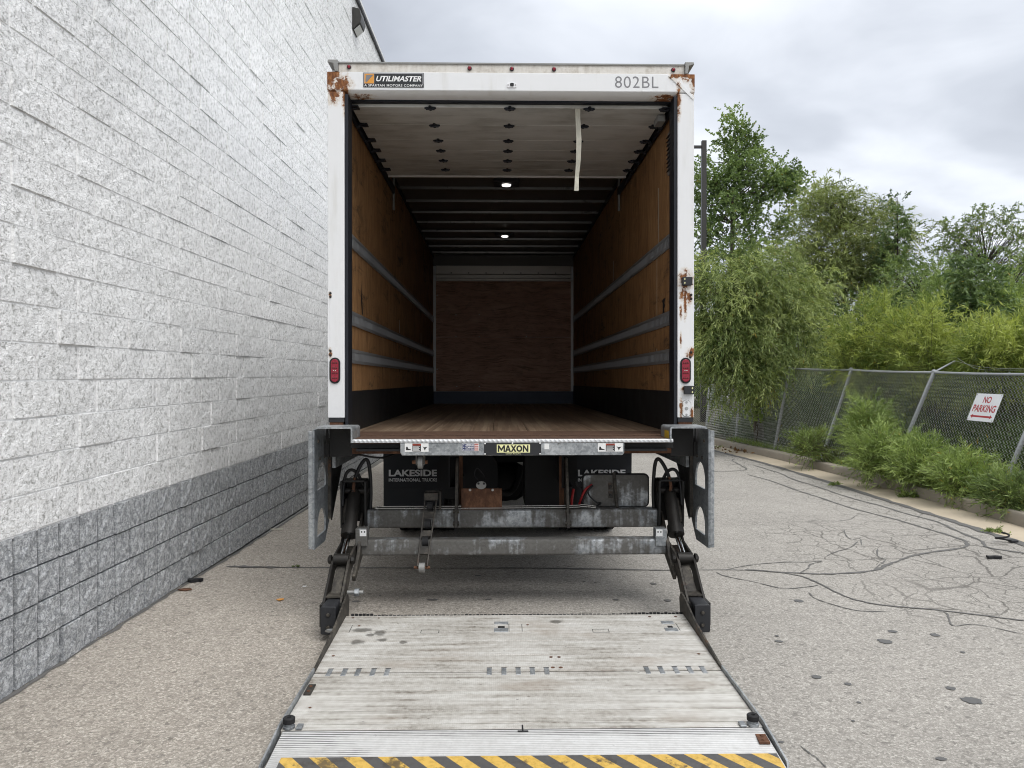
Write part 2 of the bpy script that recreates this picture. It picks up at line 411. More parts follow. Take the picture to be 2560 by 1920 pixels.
m_plain('badge_black', (0.022, 0.023, 0.026), 0.4)
m_plain('badge_silver', (0.35, 0.35, 0.36), 0.4, 0.4)
m_plain('badge_orange', (0.68, 0.30, 0.05), 0.4, 0, 0.1, 20)
m_plain('print_white', (0.78, 0.78, 0.77), 0.5, 0, 0.06, 20)
m_plain('print_black', (0.015, 0.015, 0.016), 0.5)
m_plain('print_red', (0.45, 0.06, 0.03), 0.5, 0, 0.15, 30)
m_plain('print_navy', (0.025, 0.035, 0.12), 0.5)
m_plain('print_lime', (0.80, 0.79, 0.42), 0.5, 0, 0.06, 12)
m_plain('yellow_tape', (0.58, 0.38, 0.03), 0.5, 0, 0.3, 40)
m_plain('cable_red', (0.30, 0.012, 0.014), 0.5)
def fn_rusty(t, b):
    c = t.coord(); n = t.noise(t.mapv(c, (1, 1, 0.5)), 30, 5, 0.7); n2 = t.noise(c, 7, 4)
    col = t.ramp(t.math('ADD', t.math('MULTIPLY', n, 0.6), t.math('MULTIPLY', n2, 0.4)), [(0.32, (0.035, 0.018, 0.011)), (0.5, (0.105, 0.048, 0.026)), (0.66, (0.20, 0.10, 0.055)), (0.8, (0.34, 0.28, 0.23))])
    return {'Base Color': col, 'Normal': t.bump(n, 0.3, 0.003)}
material('rusty_steel', fn_rusty, 0.85)
def fn_tread(t, b):
    c = t.coord(); x, y, z = t.sep(c); n = t.noise(c, 9, 5, 0.65); n2 = t.noise(c, 60, 4, 0.7)
    col = t.ramp(t.math('ADD', t.math('MULTIPLY', n, 0.6), t.math('MULTIPLY', n2, 0.4)), [(0.3, (0.032, 0.018, 0.012)), (0.5, (0.080, 0.042, 0.026)), (0.7, (0.15, 0.086, 0.054))])
    a = t.math('SINE', t.math('MULTIPLY', t.math('ADD', x, y), 230)); bb = t.math('SINE', t.math('MULTIPLY', t.math('SUBTRACT', x, y), 230))
    h = t.math('MULTIPLY', t.smooth(a, 0.3, 0.8), t.smooth(bb, -0.9, 0.2))
    col = t.mix(t.math('MULTIPLY', h, 0.35), col, (0.16, 0.10, 0.068))
    return {'Base Color': col, 'Normal': t.bump(h, 0.6, 0.003)}
material('rusty_tread', fn_tread, 0.75)
def fn_lip(t, b):
    c = t.coord(); x, y, z = t.sep(c)
    h = t.math('SINE', t.math('MULTIPLY', t.math('ADD', x, t.math('MULTIPLY', z, 0.7)), 210)); n = t.noise(c, 12, 4)
    col = t.mix(t.smooth(h, -0.2, 0.7), (0.50, 0.51, 0.52), (0.66, 0.67, 0.68)); k = t.math('ADD', 0.7, t.math('MULTIPLY', n, 0.5))
    return {'Base Color': t.mix(1.0, col, t.comb(k, k, k), 'MULTIPLY'), 'Normal': t.bump(h, 0.3, 0.003)}
material('tread_lip', fn_lip, 0.4, 0.4)
def fn_ply(c0, c1, c2, horiz):
    def fn(t, b):
        c = t.coord(); info = t.n.new('ShaderNodeObjectInfo')
        off = t.math('MULTIPLY', info.outputs['Random'], 40.0); cc = t.vmath('ADD', c, t.comb(off, off, off))
        s = (2.5, 2.5, 26) if horiz else (16, 16, 2.0)
        w = t.noise(cc, 1.6, 3, 0.5, 0, True); cd = t.vmath('ADD', cc, t.vmath('MULTIPLY', t.vmath('SUBTRACT', w, (0.5, 0.5, 0.5)), (0.25, 0.25, 0.25)))
        n = t.noise(t.mapv(cd, s), 1.0, 5, 0.65, 1.2); n2 = t.noise(cc, 2.0, 5, 0.65); fine = t.noise(t.mapv(cc, tuple(k*8 for k in s)), 1.0, 3, 0.7)
        v = t.math('ADD', t.math('MULTIPLY', n, 0.6), t.math('ADD', t.math('MULTIPLY', n2, 0.25), t.math('MULTIPLY', fine, 0.15)))
        col = t.ramp(v, [(0.34, c0), (0.5, c1), (0.68, c2)])
        scr = t.math('MULTIPLY', t.smooth(t.noise(t.mapv(cc, (1, 0.45, 1.6), rot=(0.5, 0, 0)), 5.0, 6, 0.78, 0.8), 0.50, 0.68), t.smooth(t.noise(cc, 0.9, 3), 0.38, 0.58))
        col = t.mix(t.math('MULTIPLY', scr, 0.30 if horiz else 0.85), col, (0.022, 0.016, 0.011))
        return {'Base Color': col, 'Roughness': 0.62, 'Normal': t.bump(fine, 0.15, 0.002)}
    return fn
material('plywood_side', fn_ply((0.12, 0.058, 0.024), (0.31, 0.165, 0.070), (0.46, 0.275, 0.130), False), 0.6, 0, 0.35)
material('plywood_front', fn_ply((0.18, 0.09, 0.058), (0.47, 0.262, 0.175), (0.64, 0.41, 0.285), True), 0.6, 0, 0.35)
def fn_floor(t, b):
    c = t.coord(); info = t.n.new('ShaderNodeObjectInfo'); x, y, z = t.sep(c)
    strip = t.voro(t.comb(t.math('MULTIPLY', x, 31.0), t.math('MULTIPLY', y, 0.55), 0.0), 1.0, 'F1', 'Color', 1.0)
    n = t.noise(t.mapv(c, (60, 2.5, 1)), 1.0, 5, 0.65); n2 = t.noise(t.mapv(c, (2.2, 0.9, 1)), 1.0, 5, 0.65); sc = t.noise(t.mapv(c, (16, 1.2, 1), rot=(0, 0, 0.3)), 1.0, 6, 0.75)
    v = t.math('ADD', t.math('MULTIPLY', t.sep(strip)[0], 0.22), t.math('ADD', t.math('MULTIPLY', n, 0.38), t.math('ADD', t.math('MULTIPLY', n2, 0.38), t.math('MULTIPLY', info.outputs['Random'], 0.05))))
    col = t.ramp(v, [(0.32, (0.090, 0.058, 0.037)), (0.5, (0.20, 0.138, 0.092)), (0.68, (0.32, 0.24, 0.168))])
    col = t.mix(t.math('MULTIPLY', t.smooth(sc, 0.58, 0.72), 0.55), col, (0.05, 0.038, 0.028))
    return {'Base Color': col, 'Roughness': 0.5}
material('hardwood', fn_floor, 0.5)
m_plain('liner_black', (0.013, 0.0135, 0.0145), 0.55, 0, 0.45, 4, 0.1)
m_plain('liner_blue', (0.045, 0.058, 0.09), 0.5, 0, 0.4, 4)
m_plain('trim_alu', (0.64, 0.63, 0.61), 0.45, 0.2, 0.15, 9)
m_plain('etrack', (0.34, 0.345, 0.35), 0.45, 0.6, 0.25, 7)
m_plain('etrack_slot', (0.035, 0.038, 0.042), 0.6, 0.3)
def fn_doorpanel(t, b):
    c = t.coord(); x, y, z = t.sep(c); n = t.noise(t.mapv(c, (3, 9, 3)), 1.0, 5, 0.65); n2 = t.noise(c, 1.3, 4)
    col = t.ramp(t.math('ADD', t.math('MULTIPLY', n, 0.55), t.math('MULTIPLY', n2, 0.45)), [(0.33, (0.33, 0.32, 0.29)), (0.5, (0.56, 0.555, 0.53)), (0.66, (0.66, 0.655, 0.635))])
    return col
material('door_panel', fn_doorpanel, 0.5)
m_plain('roof_sheet', (0.12, 0.11, 0.10), 0.4, 0.2, 0.25, 2)
m_plain('roof_bow', (0.12, 0.12, 0.12), 0.3, 0.5, 0.2, 3)
m_plain('header_metal', (0.50, 0.46, 0.41), 0.35, 0.4, 0.2, 3)
m_plain('door_track', (0.018, 0.02, 0.026), 0.5, 0.3, 0.3, 6)
m_plain('strap', (0.52, 0.50, 0.42), 0.85, 0, 0.3, 14)
def fn_lamp(t, b): return {'Base Color': (0.9, 0.9, 0.88), 'Emission Color': (1.0, 0.96, 0.9), 'Emission Strength': 2.2}
material('lamp_lens', fn_lamp, 0.4)
def fn_platform(t, b):
    c = t.coord(); x, y, z = t.sep(c); info = t.n.new('ShaderNodeObjectInfo')
    n = t.noise(c, 3.0, 6, 0.65); n2 = t.noise(t.mapv(c, (1.6, 26, 1)), 1.0, 5, 0.65); n3 = t.noise(c, 34, 4, 0.7)
    v = t.math('ADD', t.math('MULTIPLY', n, 0.26), t.math('ADD', t.math('MULTIPLY', n2, 0.48), t.math('MULTIPLY', n3, 0.26)))
    col = t.ramp(v, [(0.38, (0.26, 0.235, 0.20)), (0.47, (0.52, 0.495, 0.45)), (0.58, (0.71, 0.695, 0.655))])
    # brown drag stains and black scuffs
    br = t.smooth(t.noise(t.mapv(c, (1.3, 2.6, 1), (7, 1, 0)), 1.2, 4, 0.6), 0.54, 0.75)
    col = t.mix(t.math('MULTIPLY', br, 0.6), col, (0.27, 0.215, 0.165))
    sp = t.voro(t.mapv(c, (1, 1.5, 1)), 17, 'F1', 'Distance'); spr = t.sep(t.voro(t.mapv(c, (1, 1.5, 1)), 17, 'F1', 'Color'))[0]
    spot = t.math('MULTIPLY', t.smooth(sp, 0.16, 0.07), t.smooth(spr, 0.80, 0.9))
    col = t.mix(t.math('MULTIPLY', spot, 0.7), col, (0.12, 0.105, 0.09))
    for (px, py, rx, ry) in ((893, 1605, 18, 6), (905, 1575, 26, 5), (950, 1582, 20, 7), (1008, 1606, 12, 4), (955, 1600, 16, 4), (1390, 1554, 20, 5), (925, 1587, 12, 4)):
        xx, yy = PLAT(px, py); sc = F_PX/(5.457+yy)
        dx = t.math('DIVIDE', t.math('SUBTRACT', x, xx), rx/sc); dy = t.math('DIVIDE', t.math('SUBTRACT', y, yy), ry*2.9/sc)
        d = t.math('SQRT', t.math('ADD', t.math('MULTIPLY', dx, dx), t.math('MULTIPLY', dy, dy)))
        d = t.math('ADD', d, t.math('MULTIPLY', t.math('SUBTRACT', t.noise(c, 22, 4), 0.5), 1.5))
        col = t.mix(t.math('MULTIPLY', t.smooth(d, 1.1, 0.55), 0.75), col, (0.085, 0.078, 0.065))
    rib = t.math('SINE', t.math('MULTIPLY', x, 620)); rb2 = t.math('SINE', t.math('MULTIPLY', y, 420))
    tick = t.math('MULTIPLY', t.smooth(rib, 0.1, 0.9), t.smooth(rb2, -0.6, 0.4))
    col = t.mix(t.math('MULTIPLY', tick, 0.22), col, (0.24, 0.225, 0.20))
    return {'Base Color': col, 'Metallic': 0.25, 'Roughness': t.math('ADD', 0.42, t.math('MULTIPLY', br, 0.25)), 'Normal': t.bump(t.math('MULTIPLY', tick, -1.0), 0.25, 0.002)}
def PLAT(px, py):      # pixel -> platform-top (x, y) in truck space
    o = TI @ CAMP; d = TI.to_3x3() @ ray(px, py); zz = 0.1
    for _ in range(12):
        t = (zz-o.z)/d.z; zz = plat_z(o.y+d.y*t)
    return o.x+d.x*t, o.y+d.y*t
PLAT_PTS = [(-2.56, 0.012), (-2.06, 0.068), (-1.42, 0.082), (-0.58, 0.125)]
def plat_z(y):
    for (a, za), (b, zb) in zip(PLAT_PTS, PLAT_PTS[1:]):
        if y <= b: return za+(zb-za)*(y-a)/(b-a)
    return PLAT_PTS[-1][1]
material('platform_alu', fn_platform, 0.45, 0.25)
def fn_ramp(t, b):
    c = t.coord(); x, y, z = t.sep(c)
    line = t.math('SINE', t.math('MULTIPLY', y, 2*math.pi/0.0135)); n = t.noise(t.mapv(c, (1.2, 10, 1)), 1.0, 6, 0.65, 0.4); n3 = t.noise(c, 25, 4, 0.7)
    left = t.smooth(t.math('ADD', x, t.math('MULTIPLY', t.math('SUBTRACT', t.noise(c, 6, 3), 0.5), 0.5)), -0.62, -0.85)
    top = t.smooth(t.math('ADD', y, t.math('MULTIPLY', t.math('SUBTRACT', t.noise(t.mapv(c, (2, 8, 1)), 1, 4), 0.5), 0.12)), -2.125, -2.09)
    dk = t.math('ADD', t.math('MULTIPLY', left, 0.75), t.math('ADD', t.math('MULTIPLY', top, 0.9), 0.22), clamp=True)
    dk = t.math('MULTIPLY', dk, t.smooth(n, 0.28, 0.55))
    base = t.ramp(t.math('ADD', t.math('MULTIPLY', n, 0.6), t.math('MULTIPLY', n3, 0.4)), [(0.3, (0.50, 0.49, 0.475)), (0.5, (0.68, 0.675, 0.66)), (0.65, (0.80, 0.80, 0.79))])
    col = t.mix(t.math('MULTIPLY', t.smooth(line, 0.05, 0.6), dk), base, (0.035, 0.034, 0.034))
    col = t.mix(t.math('MULTIPLY', t.smooth(n3, 0.62, 0.72), 0.35), col, (0.15, 0.145, 0.14))
    return {'Base Color': col, 'Metallic': 0.25, 'Roughness': 0.42, 'Normal': t.bump(line, 0.2, 0.002)}
material('ramp_alu', fn_ramp, 0.42, 0.25)
def fn_hazard(t, b):
    c = t.coord(); x, y, z = t.sep(c)
    s = t.math('FRACT', t.math('DIVIDE', t.math('ADD', x, t.math('MULTIPLY', y, 0.93)), 0.142))
    yel = t.math('LESS_THAN', s, 0.5); n = t.noise(c, 7, 5, 0.7); n2 = t.noise(c, 40, 4, 0.7)
    yc = t.ramp(n2, [(0.3, (0.40, 0.25, 0.05)), (0.55, (0.60, 0.39, 0.09))])
    col = t.mix(yel, t.mix(n2, (0.055, 0.054, 0.054), (0.11, 0.105, 0.10)), yc)
    col = t.mix(t.math('MULTIPLY', t.smooth(n, 0.56, 0.66), 0.85), col, (0.055, 0.047, 0.040))
    return {'Base Color': col, 'Roughness': 0.55}
material('hazard_tape', fn_hazard, 0.55)

def leaf_mat(name, c0, c1, trans=0.32, rough=0.55):
    m = bpy.data.materials.new(name); m.use_nodes = True; t = NT(m.node_tree); b = t.n['Principled BSDF']; out = t.n['Material Output']
    at = t.n.new('ShaderNodeAttribute'); at.attribute_name = 'tint'
    f = t.sep(at.outputs['Color'])
    col = t.mix(f[0], c0, c1)
    col = t.mix(t.smooth(f[1], 0.992, 0.996), col, (0.36, 0.27, 0.05))
    t.set(b.inputs['Base Color'], col); b.inputs['Roughness'].default_value = rough; b.inputs['Specular IOR Level'].default_value = 0.35
    tr = t.n.new('ShaderNodeBsdfTranslucent'); t.set(tr.inputs[0], t.mix(1.0, col, (1.25, 1.3, 0.7), 'MULTIPLY'))
    mx = t.n.new('ShaderNodeMixShader'); mx.inputs[0].default_value = trans
    t.l.new(b.outputs[0], mx.inputs[1]); t.l.new(tr.outputs[0], mx.inputs[2]); t.l.new(mx.outputs[0], out.inputs[0])
    MATS[name] = m
leaf_mat('leaf_willow', (0.10, 0.15, 0.045), (0.41, 0.47, 0.18))
leaf_mat('leaf_cottonwood', (0.095, 0.15, 0.05), (0.25, 0.335, 0.12))
leaf_mat('leaf_olive', (0.125, 0.16, 0.055), (0.34, 0.39, 0.145))
leaf_mat('leaf_ash', (0.065, 0.11, 0.045), (0.19, 0.265, 0.10))
leaf_mat('leaf_locust', (0.105, 0.16, 0.055), (0.27, 0.345, 0.125))
leaf_mat('leaf_yellow', (0.13, 0.19, 0.04), (0.45, 0.50, 0.14))
leaf_mat('leaf_bright', (0.13, 0.195, 0.05), (0.37, 0.46, 0.16))
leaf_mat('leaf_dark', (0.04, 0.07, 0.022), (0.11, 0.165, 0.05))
leaf_mat('leaf_dead', (0.12, 0.065, 0.03), (0.25, 0.14, 0.07))
m_plain('bark', (0.10, 0.085, 0.065), 0.9, 0, 0.35, 12, 0.5)
m_plain('bark_dark', (0.05, 0.042, 0.033), 0.9, 0, 0.35, 12, 0.5)
m_plain('twig_green', (0.10, 0.11, 0.045), 0.8, 0, 0.3, 12)
m_plain('body_white', (0.80, 0.805, 0.81), 0.35, 0, 0.06, 3)
# ------------------------------------------------------------ ground, kerb, store wall
ys = [-60, -20, 0, 4.4, 5.0, 5.46, 6.0, 8, 12, 20, 40, 70, 160, 600]
xs = [-200, -40, -12, -4, 0, 4, 8, 16, 60, 300]
mb = MB()
gv = [(x, y, gz(y)) for y in ys for x in xs]
gf = [(j*len(xs)+i, j*len(xs)+i+1, (j+1)*len(xs)+i+1, (j+1)*len(xs)+i) for j in range(len(ys)-1) for i in range(len(xs)-1)]
mb.add(gv, gf)
ground = mb.build('road', 'asphalt'); tag(ground, 'worn light grey asphalt service road with exposed stone chips', kind='structure')

# road edge / gutter / kerb follow one gently bending line
edge_px = [(1781, 1125.7), (1900, 1156), (2060, 1202), (2232.7, 1256.8), (2400, 1309), (2560, 1361)]
E = [gpt(*p) for p in edge_px]
E = [Vector((E[0].x-1.5, E[0].y+9, 0)), Vector((E[0].x-0.45, E[0].y+4, 0))]+E
dE = (E[-1]-E[-3]).normalized()
E += [E[-1]+dE*2.5+Vector((0.05, 0, 0)), E[-1]+dE*12+Vector((0.3, 0, 0))]
LINE = spline([(p.x, p.y, 0) for p in E], 10)
def offset_line(d):
    out = []
    for i, p in enumerate(LINE):
        t = LINE[min(i+1, len(LINE)-1)]-LINE[max(i-1, 0)]; n = Vector((-t.y, t.x, 0)).normalized()   # to the right of decreasing y
        out.append(p+n*d)
    return out
def at_line(L, y):
    for a, b in zip(L, L[1:]):
        if (a.y-y)*(b.y-y) <= 0 and abs(a.y-b.y) > 1e-9:
            k = (y-a.y)/(b.y-a.y); return a.lerp(b, k)
    return L[0] if y > L[0].y else L[-1]
if offset_line(0.5)[5].x < LINE[5].x: OFFS = -1
else: OFFS = 1
def off(d): return offset_line(d*OFFS)
def strip(mb, La, Lb, za, zb):
    n = len(La); vs = [(p.x, p.y, gz(p.y)+za) for p in La]+[(p.x, p.y, gz(p.y)+zb) for p in Lb]
    mb.add(vs, [(i, i+1, n+i+1, n+i) for i in range(n-1)])
L0, L1, L2, L3 = off(0.0), off(0.50), off(0.54), off(0.70)
mb = MB(); jit = [p+Vector((random.uniform(-.018, .018), 0, 0)) for p in off(-0.03)]
strip(mb, jit, L0, 0.002, 0.010); strip(mb, L0, L1, 0.010, 0.022)
gutter = mb.build('gutter', 'gutter_concrete'); tag(gutter, 'tan concrete gutter strip between asphalt and kerb', kind='structure')
# crumbling asphalt lip along the gutter
mb = MB(); rg = random.Random(3)
La = []; Lb = []
for p in off(-0.055): La.append(p+Vector((rg.uniform(-.03, .02), 0, 0)))
for p in off(0.015): Lb.append(p+Vector((rg.uniform(-.02, .03), 0, 0)))
strip(mb, La, Lb, 0.006, 0.016)
o = mb.build('crack_seal', 'tar', ground)
kerb = bpy.data.objects.new('kerb', None); COL.objects.link(kerb); tag(kerb, 'weathered brown concrete kerb in cast sections', kind='structure')
def kerb_section(y0, y1):
    N = 10; prof = [(0.50, 0.0), (0.505, 0.13), (0.525, 0.16), (0.68, 0.165), (0.69, 0.0)]; lines = [off(d) for d, _ in prof]
    vs = []; fs = []
    for i in range(N+1):
        y = y0+(y1-y0)*i/N
        for L, (d, h) in zip(lines, prof):
            p = at_line(L, y); vs.append((p.x, y, gz(y)+h+(0.004*math.sin(y*1.7) if h > 0.1 else -0.02)))
    m = len(prof)
    for i in range(N):
        for k in range(m-1): fs.append((i*m+k, i*m+k+1, (i+1)*m+k+1, (i+1)*m+k))
    fs.append(tuple(range(m))); fs.append(tuple(range(N*m, (N+1)*m)))
    MB().add(vs, fs).build('kerb_section', 'kerb_concrete', kerb, smooth=True, bev=0.012)
yk = [-2.0, 1.05, 4.1, 7.1, 9.85, 12.4, 15.1, 17.9, 20.9, 24.0]
for a, b in zip(yk, yk[1:]): kerb_section(a+0.008, b-0.008)
# verge behind the kerb, rising a little to the far bank
mb = MB(); A = off(0.685); vs = []; fs = []
offs = [0, 0.6, 1.6, 3.5, 8, 20, 90]; hs = [0.12, 0.13, 0.12, 0.08, 0.05, 0.1, 0.3]
AA = [Vector((A[0].x-2, 70, 0)), Vector((A[0].x-1, 40, 0))]+A+[Vector((A[-1].x+.4, -40, 0))]
for p in AA:
    for d, h in zip(offs, hs): vs.append((p.x+d, p.y, gz(p.y)+h))
m = len(offs)
for i in range(len(AA)-1):
    for k in range(m-1): fs.append((i*m+k, i*m+k+1, (i+1)*m+k+1, (i+1)*m+k))
verge = mb.add(vs, fs).build('verge', 'soil'); tag(verge, 'dark soil bank behind the kerb', kind='structure')

# tar ribbons over the sealed cracks
def ribbon(pts, w, jitter=0.25, nm='crack_seal', mat='tar', h=0.0045, n=6):
    P = spline(pts, n); mb = MB(); vs = []; rg = random.Random(len(pts)*7+int(pts[0][0]*100))
    for i, p in enumerate(P):
        t = P[min(i+1, len(P)-1)]-P[max(i-1, 0)]; t.z = 0; nn = Vector((-t.y, t.x, 0)).normalized()
        ww = w*0.5*(1+rg.uniform(-jitter, jitter))*(0.35 if i in (0, len(P)-1) else 1)
        q = p+nn*rg.uniform(-.25, .25)*w
        for s_ in (-1, 1): a = q+nn*ww*s_; vs.append((a.x, a.y, gz(a.y)+h))
    mb.add(vs, [(2*i, 2*i+1, 2*i+3, 2*i+2) for i in range(len(P)-1)])
    return mb.build(nm, mat, ground)
def zr(pts): return [gpt(1700+a/2.0233, 1100+b/2.0233) for a, b in pts]
ribbon([gpt(*p) for p in [(568, 1417), (600, 1419), (660, 1418.5), (760, 1419.5), (900, 1420), (1100, 1421), (1300, 1421), (1500, 1423), (1640, 1426), (1737, 1425)]], 0.026, 0.5)
ribbon([gpt(*p) for p in [(566, 1418), (590, 1416), (640, 1418.5), (700, 1419)]], 0.05, 0.6)
ribbon(zr([(75, 658), (330, 660), (500, 672), (610, 690), (700, 725), (830, 790), (930, 820), (1060, 840), (1300, 862), (1500, 885), (1740, 915), (1900, 930)]), 0.020, 0.35)
ribbon(zr([(330, 657), (600, 675), (800, 678), (980, 660), (1060, 628), (1150, 597), (1250, 572), (1420, 548), (1455, 525), (1400, 495), (1250, 450), (1100, 405), (980, 375), (850, 340), (700, 290), (600, 258), (450, 205), (340, 175)]), 0.032, 0.5)
ribbon(zr([(1900, 600), (1740, 573), (1560, 545), (1520, 510), (1420, 470), (1300, 415), (1150, 375), (1000, 330), (850, 290), (700, 240), (560, 195), (510, 170), (370, 128)]), 0.032, 0.5)
ribbon(zr([(160, 160), (260, 158), (335, 150), (300, 125), (265, 105), (275, 95)]), 0.028, 0.5)
for pts, w in (([(230, 657), (370, 632), (520, 620), (640, 618), (720, 612)], 0.012), ([(180, 668), (230, 690), (380, 720), (520, 752), (640, 745), (700, 735)], 0.012),
               ([(650, 770), (680, 800), (760, 830), (900, 865), (1060, 870)], 0.010), ([(610, 1550), (660, 1590), (690, 1610), (740, 1660)], 0.007),
               ([(980, 375), (900, 380), (865, 400), (800, 410), (640, 412)], 0.008), ([(740, 590), (780, 570), (860, 545), (900, 515)], 0.012), ([(830, 455), (840, 485), (870, 505), (910, 500), (920, 535)], 0.010),
               ([(1000, 550), (1000, 590), (1040, 608), (1000, 640), (980, 660)], 0.010), ([(1300, 870), (1350, 880), (1380, 940), (1500, 935), (1740, 985)], 0.009), ([(600, 675), (650, 650), (660, 630), (720, 615)], 0.012)):
    ribbon(zr(pts), w, 0.6, 'crack_seal', 'tar', 0.004)
ribbon([(-2.582+.006*math.sin(k*2.3), 1.5+k*.6, 0) for k in range(20)], 0.030, 0.7)
rg = random.Random(11)
for (a, b, ra, rb) in ((1475, 1320, 52, 18), (690, 1200, 25, 10), (850, 1236, 20, 7), (1035, 1020, 35, 12), (1075, 970, 24, 7), (1290, 988, 22, 9), (600, 815, 25, 7), (500, 1020, 20, 6), (1370, 1258, 25, 10), (905, 1330, 12, 5), (1320, 1615, 30, 9), (875, 1423, 9, 5), (510, 1530, 15, 6), (1430, 1075, 12, 5), (490, 992, 10, 4)):
    c = gpt(1700+a/2.0233, 1100+b/2.0233); sc = F_PX/c.y
    rx = ra/2.0233/sc; ry = rb/2.0233/sc*c.y/CAM_H
    pts = [(c.x+rx*math.cos(k*2*math.pi/22)*rg.uniform(.76, 1.16), c.y+ry*math.sin(k*2*math.pi/22)*rg.uniform(.76, 1.16)) for k in range(22)]
    MB().add([(x, y, gz(y)+0.0035) for x, y in pts], [tuple(range(22))]).build('tar_spot', 'tar_spot', ground)
for (px, py, rx, ry) in ((1083, 1500, 14, 2.5), (1222, 1499, 8, 2), (890, 1504, 10, 2), (950, 1490, 3, 2), (1540, 1500, 9, 2), (1633, 1460, 8, 3), (1460, 1455, 4, 1.5), (1488, 1457, 4, 1.5), (1195, 1440, 8, 2), (1670, 1502, 10, 3)):
    c = gpt(px, py); sc = F_PX/c.y; rx /= sc; ry = ry/sc*c.y/CAM_H
    pts = [(c.x+rx*math.cos(k*2*math.pi/14)*rg.uniform(.7, 1.2), c.y+ry*math.sin(k*2*math.pi/14)*rg.uniform(.7, 1.2)) for k in range(14)]
    MB().add([(x, y, gz(y)+0.0035) for x, y in pts], [tuple(range(14))]).build('tar_spot', 'tar', ground)

# --- the store wall: split-face block, white over a grey scored base
WX, CH, BL = -2.60, 0.2032, 0.4064
store = empty('store_building', 'tall windowless store wall of split-face blocks, white over grey base', 'building', (WX, 6, 0))
def sb(mb, name, mat, **k):
    mb.v = [(x-WX, y-6, z) for x, y, z in mb.v]
    return mb.build(name, mat, store, **k)
WALL_TOP = 7.86; BASE_TOP = 4*CH; Y_END = 46
sb(MB().box(WX-9, WX-0.001, -14, Y_END, BASE_TOP-0.01, WALL_TOP), 'wall', 'mortar_white')
sb(MB().box(WX-9, WX-0.012, -14, Y_END, -0.02, BASE_TOP-0.0105), 'base_wall', 'mortar_grey')
sb(MB().box(WX-9, WX+0.012, -14, Y_END, -1.0, -0.021), 'foundation', 'foundation')
sb(MB().box(WX-9.1, WX+0.05, -14, Y_END, WALL_TOP+0.001, WALL_TOP+0.045), 'coping', 'coping_dark')
sb(MB().box(WX-9.1, WX+0.055, -14, Y_END, WALL_TOP+0.046, WALL_TOP+0.10), 'coping_cap', 'coping_white')
def block_meshes(L, H, nx, nz, seed, amp):
    """front faces +x; origin at the block's back lower corner; rough split face"""
    out = []
    for s_ in range(7):
        rg = random.Random(seed+s_); vs = []; fs = []
        for j in range(nz+1):
            for i in range(nx+1):
                edge = i in (0, nx) or j in (0, nz)
                d = 0.003+rg.uniform(0, 0.004) if edge else 0.006+rg.uniform(-amp, amp)
                jy = 0 if i in (0, nx) else rg.uniform(-.2, .2)*L/nx
                jz = 0 if j in (0, nz) else rg.uniform(-.2, .2)*H/nz
                vs.append((d, L*i/nx+jy, H*j/nz+jz))
        w = nx+1
        for j in range(nz):
            for i in range(nx): fs.append((j*w+i, j*w+i+1, (j+1)*w+i+1, (j+1)*w+i))
        k = len(vs); vs += [(-0.05, 0, 0), (-0.05, L, 0), (-0.05, L, H), (-0.05, 0, H)]
        fs.append(tuple([k, k+1]+[i for i in range(nx, -1, -1)]))
        fs.append(tuple([k+2, k+3]+[nz*w+i for i in range(0, nx+1)]))
        fs.append(tuple([k+3, k]+[j*w for j in range(0, nz+1)]))
        fs.append(tuple([k+1, k+2]+[j*w+nx for j in range(nz, -1, -1)]))
        out.append((vs, fs))
    return out
def lay(name, mat, L, H, nx, nz, courses, z0, ya, yb, stagger, limit, seed, amp, J=0.016, JH=0.011):
    shapes = block_meshes(L-J, H-JH, nx, nz, seed, amp); meshes = []
    for vs, fs in shapes:
        me = MB().add(vs, fs).mesh(name); me.materials.append(MATS[mat]); meshes.append(me)
    cells = []
    for c in range(courses):
        y = ya+(stagger*(c % 2))
        while y < yb: cells.append((c, y)); y += L
    rg = random.Random(seed); info = []
    for c, y in cells:
        z = z0+c*H; zc = z+H/2; yc = y+L/2
        vis = yc > 3.45 and zc < CAM_H+0.52*yc+0.2 and (yc < 11.2 or zc > CAM_H+0.385*yc or (zc < 1.0 and yc < 14))
        info.append((0 if vis else 1, yc, c, y, z, rg.randrange(7), max(-0.003, rg.gauss(0, 0.0016))+(rg.uniform(.004, .010) if rg.random() < 0.13 else 0), rg.gauss(0, 0.0012)))
    info.sort()
    rest = MB()
    for n, (nv, yc, c, y, z, k, dx, tilt) in enumerate(info):
        if nv == 0 and n < limit:
            o = link(name, meshes[k], None, store); o.location = (dx, y+J/2-6, z+JH/2); o.rotation_euler = (0, tilt*2, tilt)
        else:
            vs, fs = shapes[k]; rest.add([(p[0]+dx, p[1]+y+J/2-6, p[2]+z+JH/2) for p in vs], fs)
    rest.build(name+'_field', mat, store, kind='stuff')
lay('white_block', 'block_white', BL, CH, 5, 3, 35, BASE_TOP, -2.0+0.118, 24, BL/2, 300, 21, 0.0028)
lay('grey_block', 'block_grey', BL/2, CH, 3, 3, 4, 0.0, -2.0+0.118, 24, 0.0, 190, 77, 0.005, 0.019, 0.011)

# wall pack lamp high on the store wall
wl = empty('wall_lamp', 'small dark bronze box lamp mounted high on the white block wall', 'lamp', (WX+0.012, 12.75, 7.42))
mb = MB(); mb.prism([(0, -0.17), (0.13, -0.06), (0.15, 0.02), (0.12, 0.16), (0, 0.19)], -0.17, 0.17, 'y'); mb.build('housing', 'bronze_dark', wl, bev=0.006)
mb = MB(); mb.prism([(0.02, -0.162), (0.115, -0.080), (0.12, -0.090), (0.025, -0.175)], -0.13, 0.13, 'y'); mb.build('lens', 'lens_clear', wl)
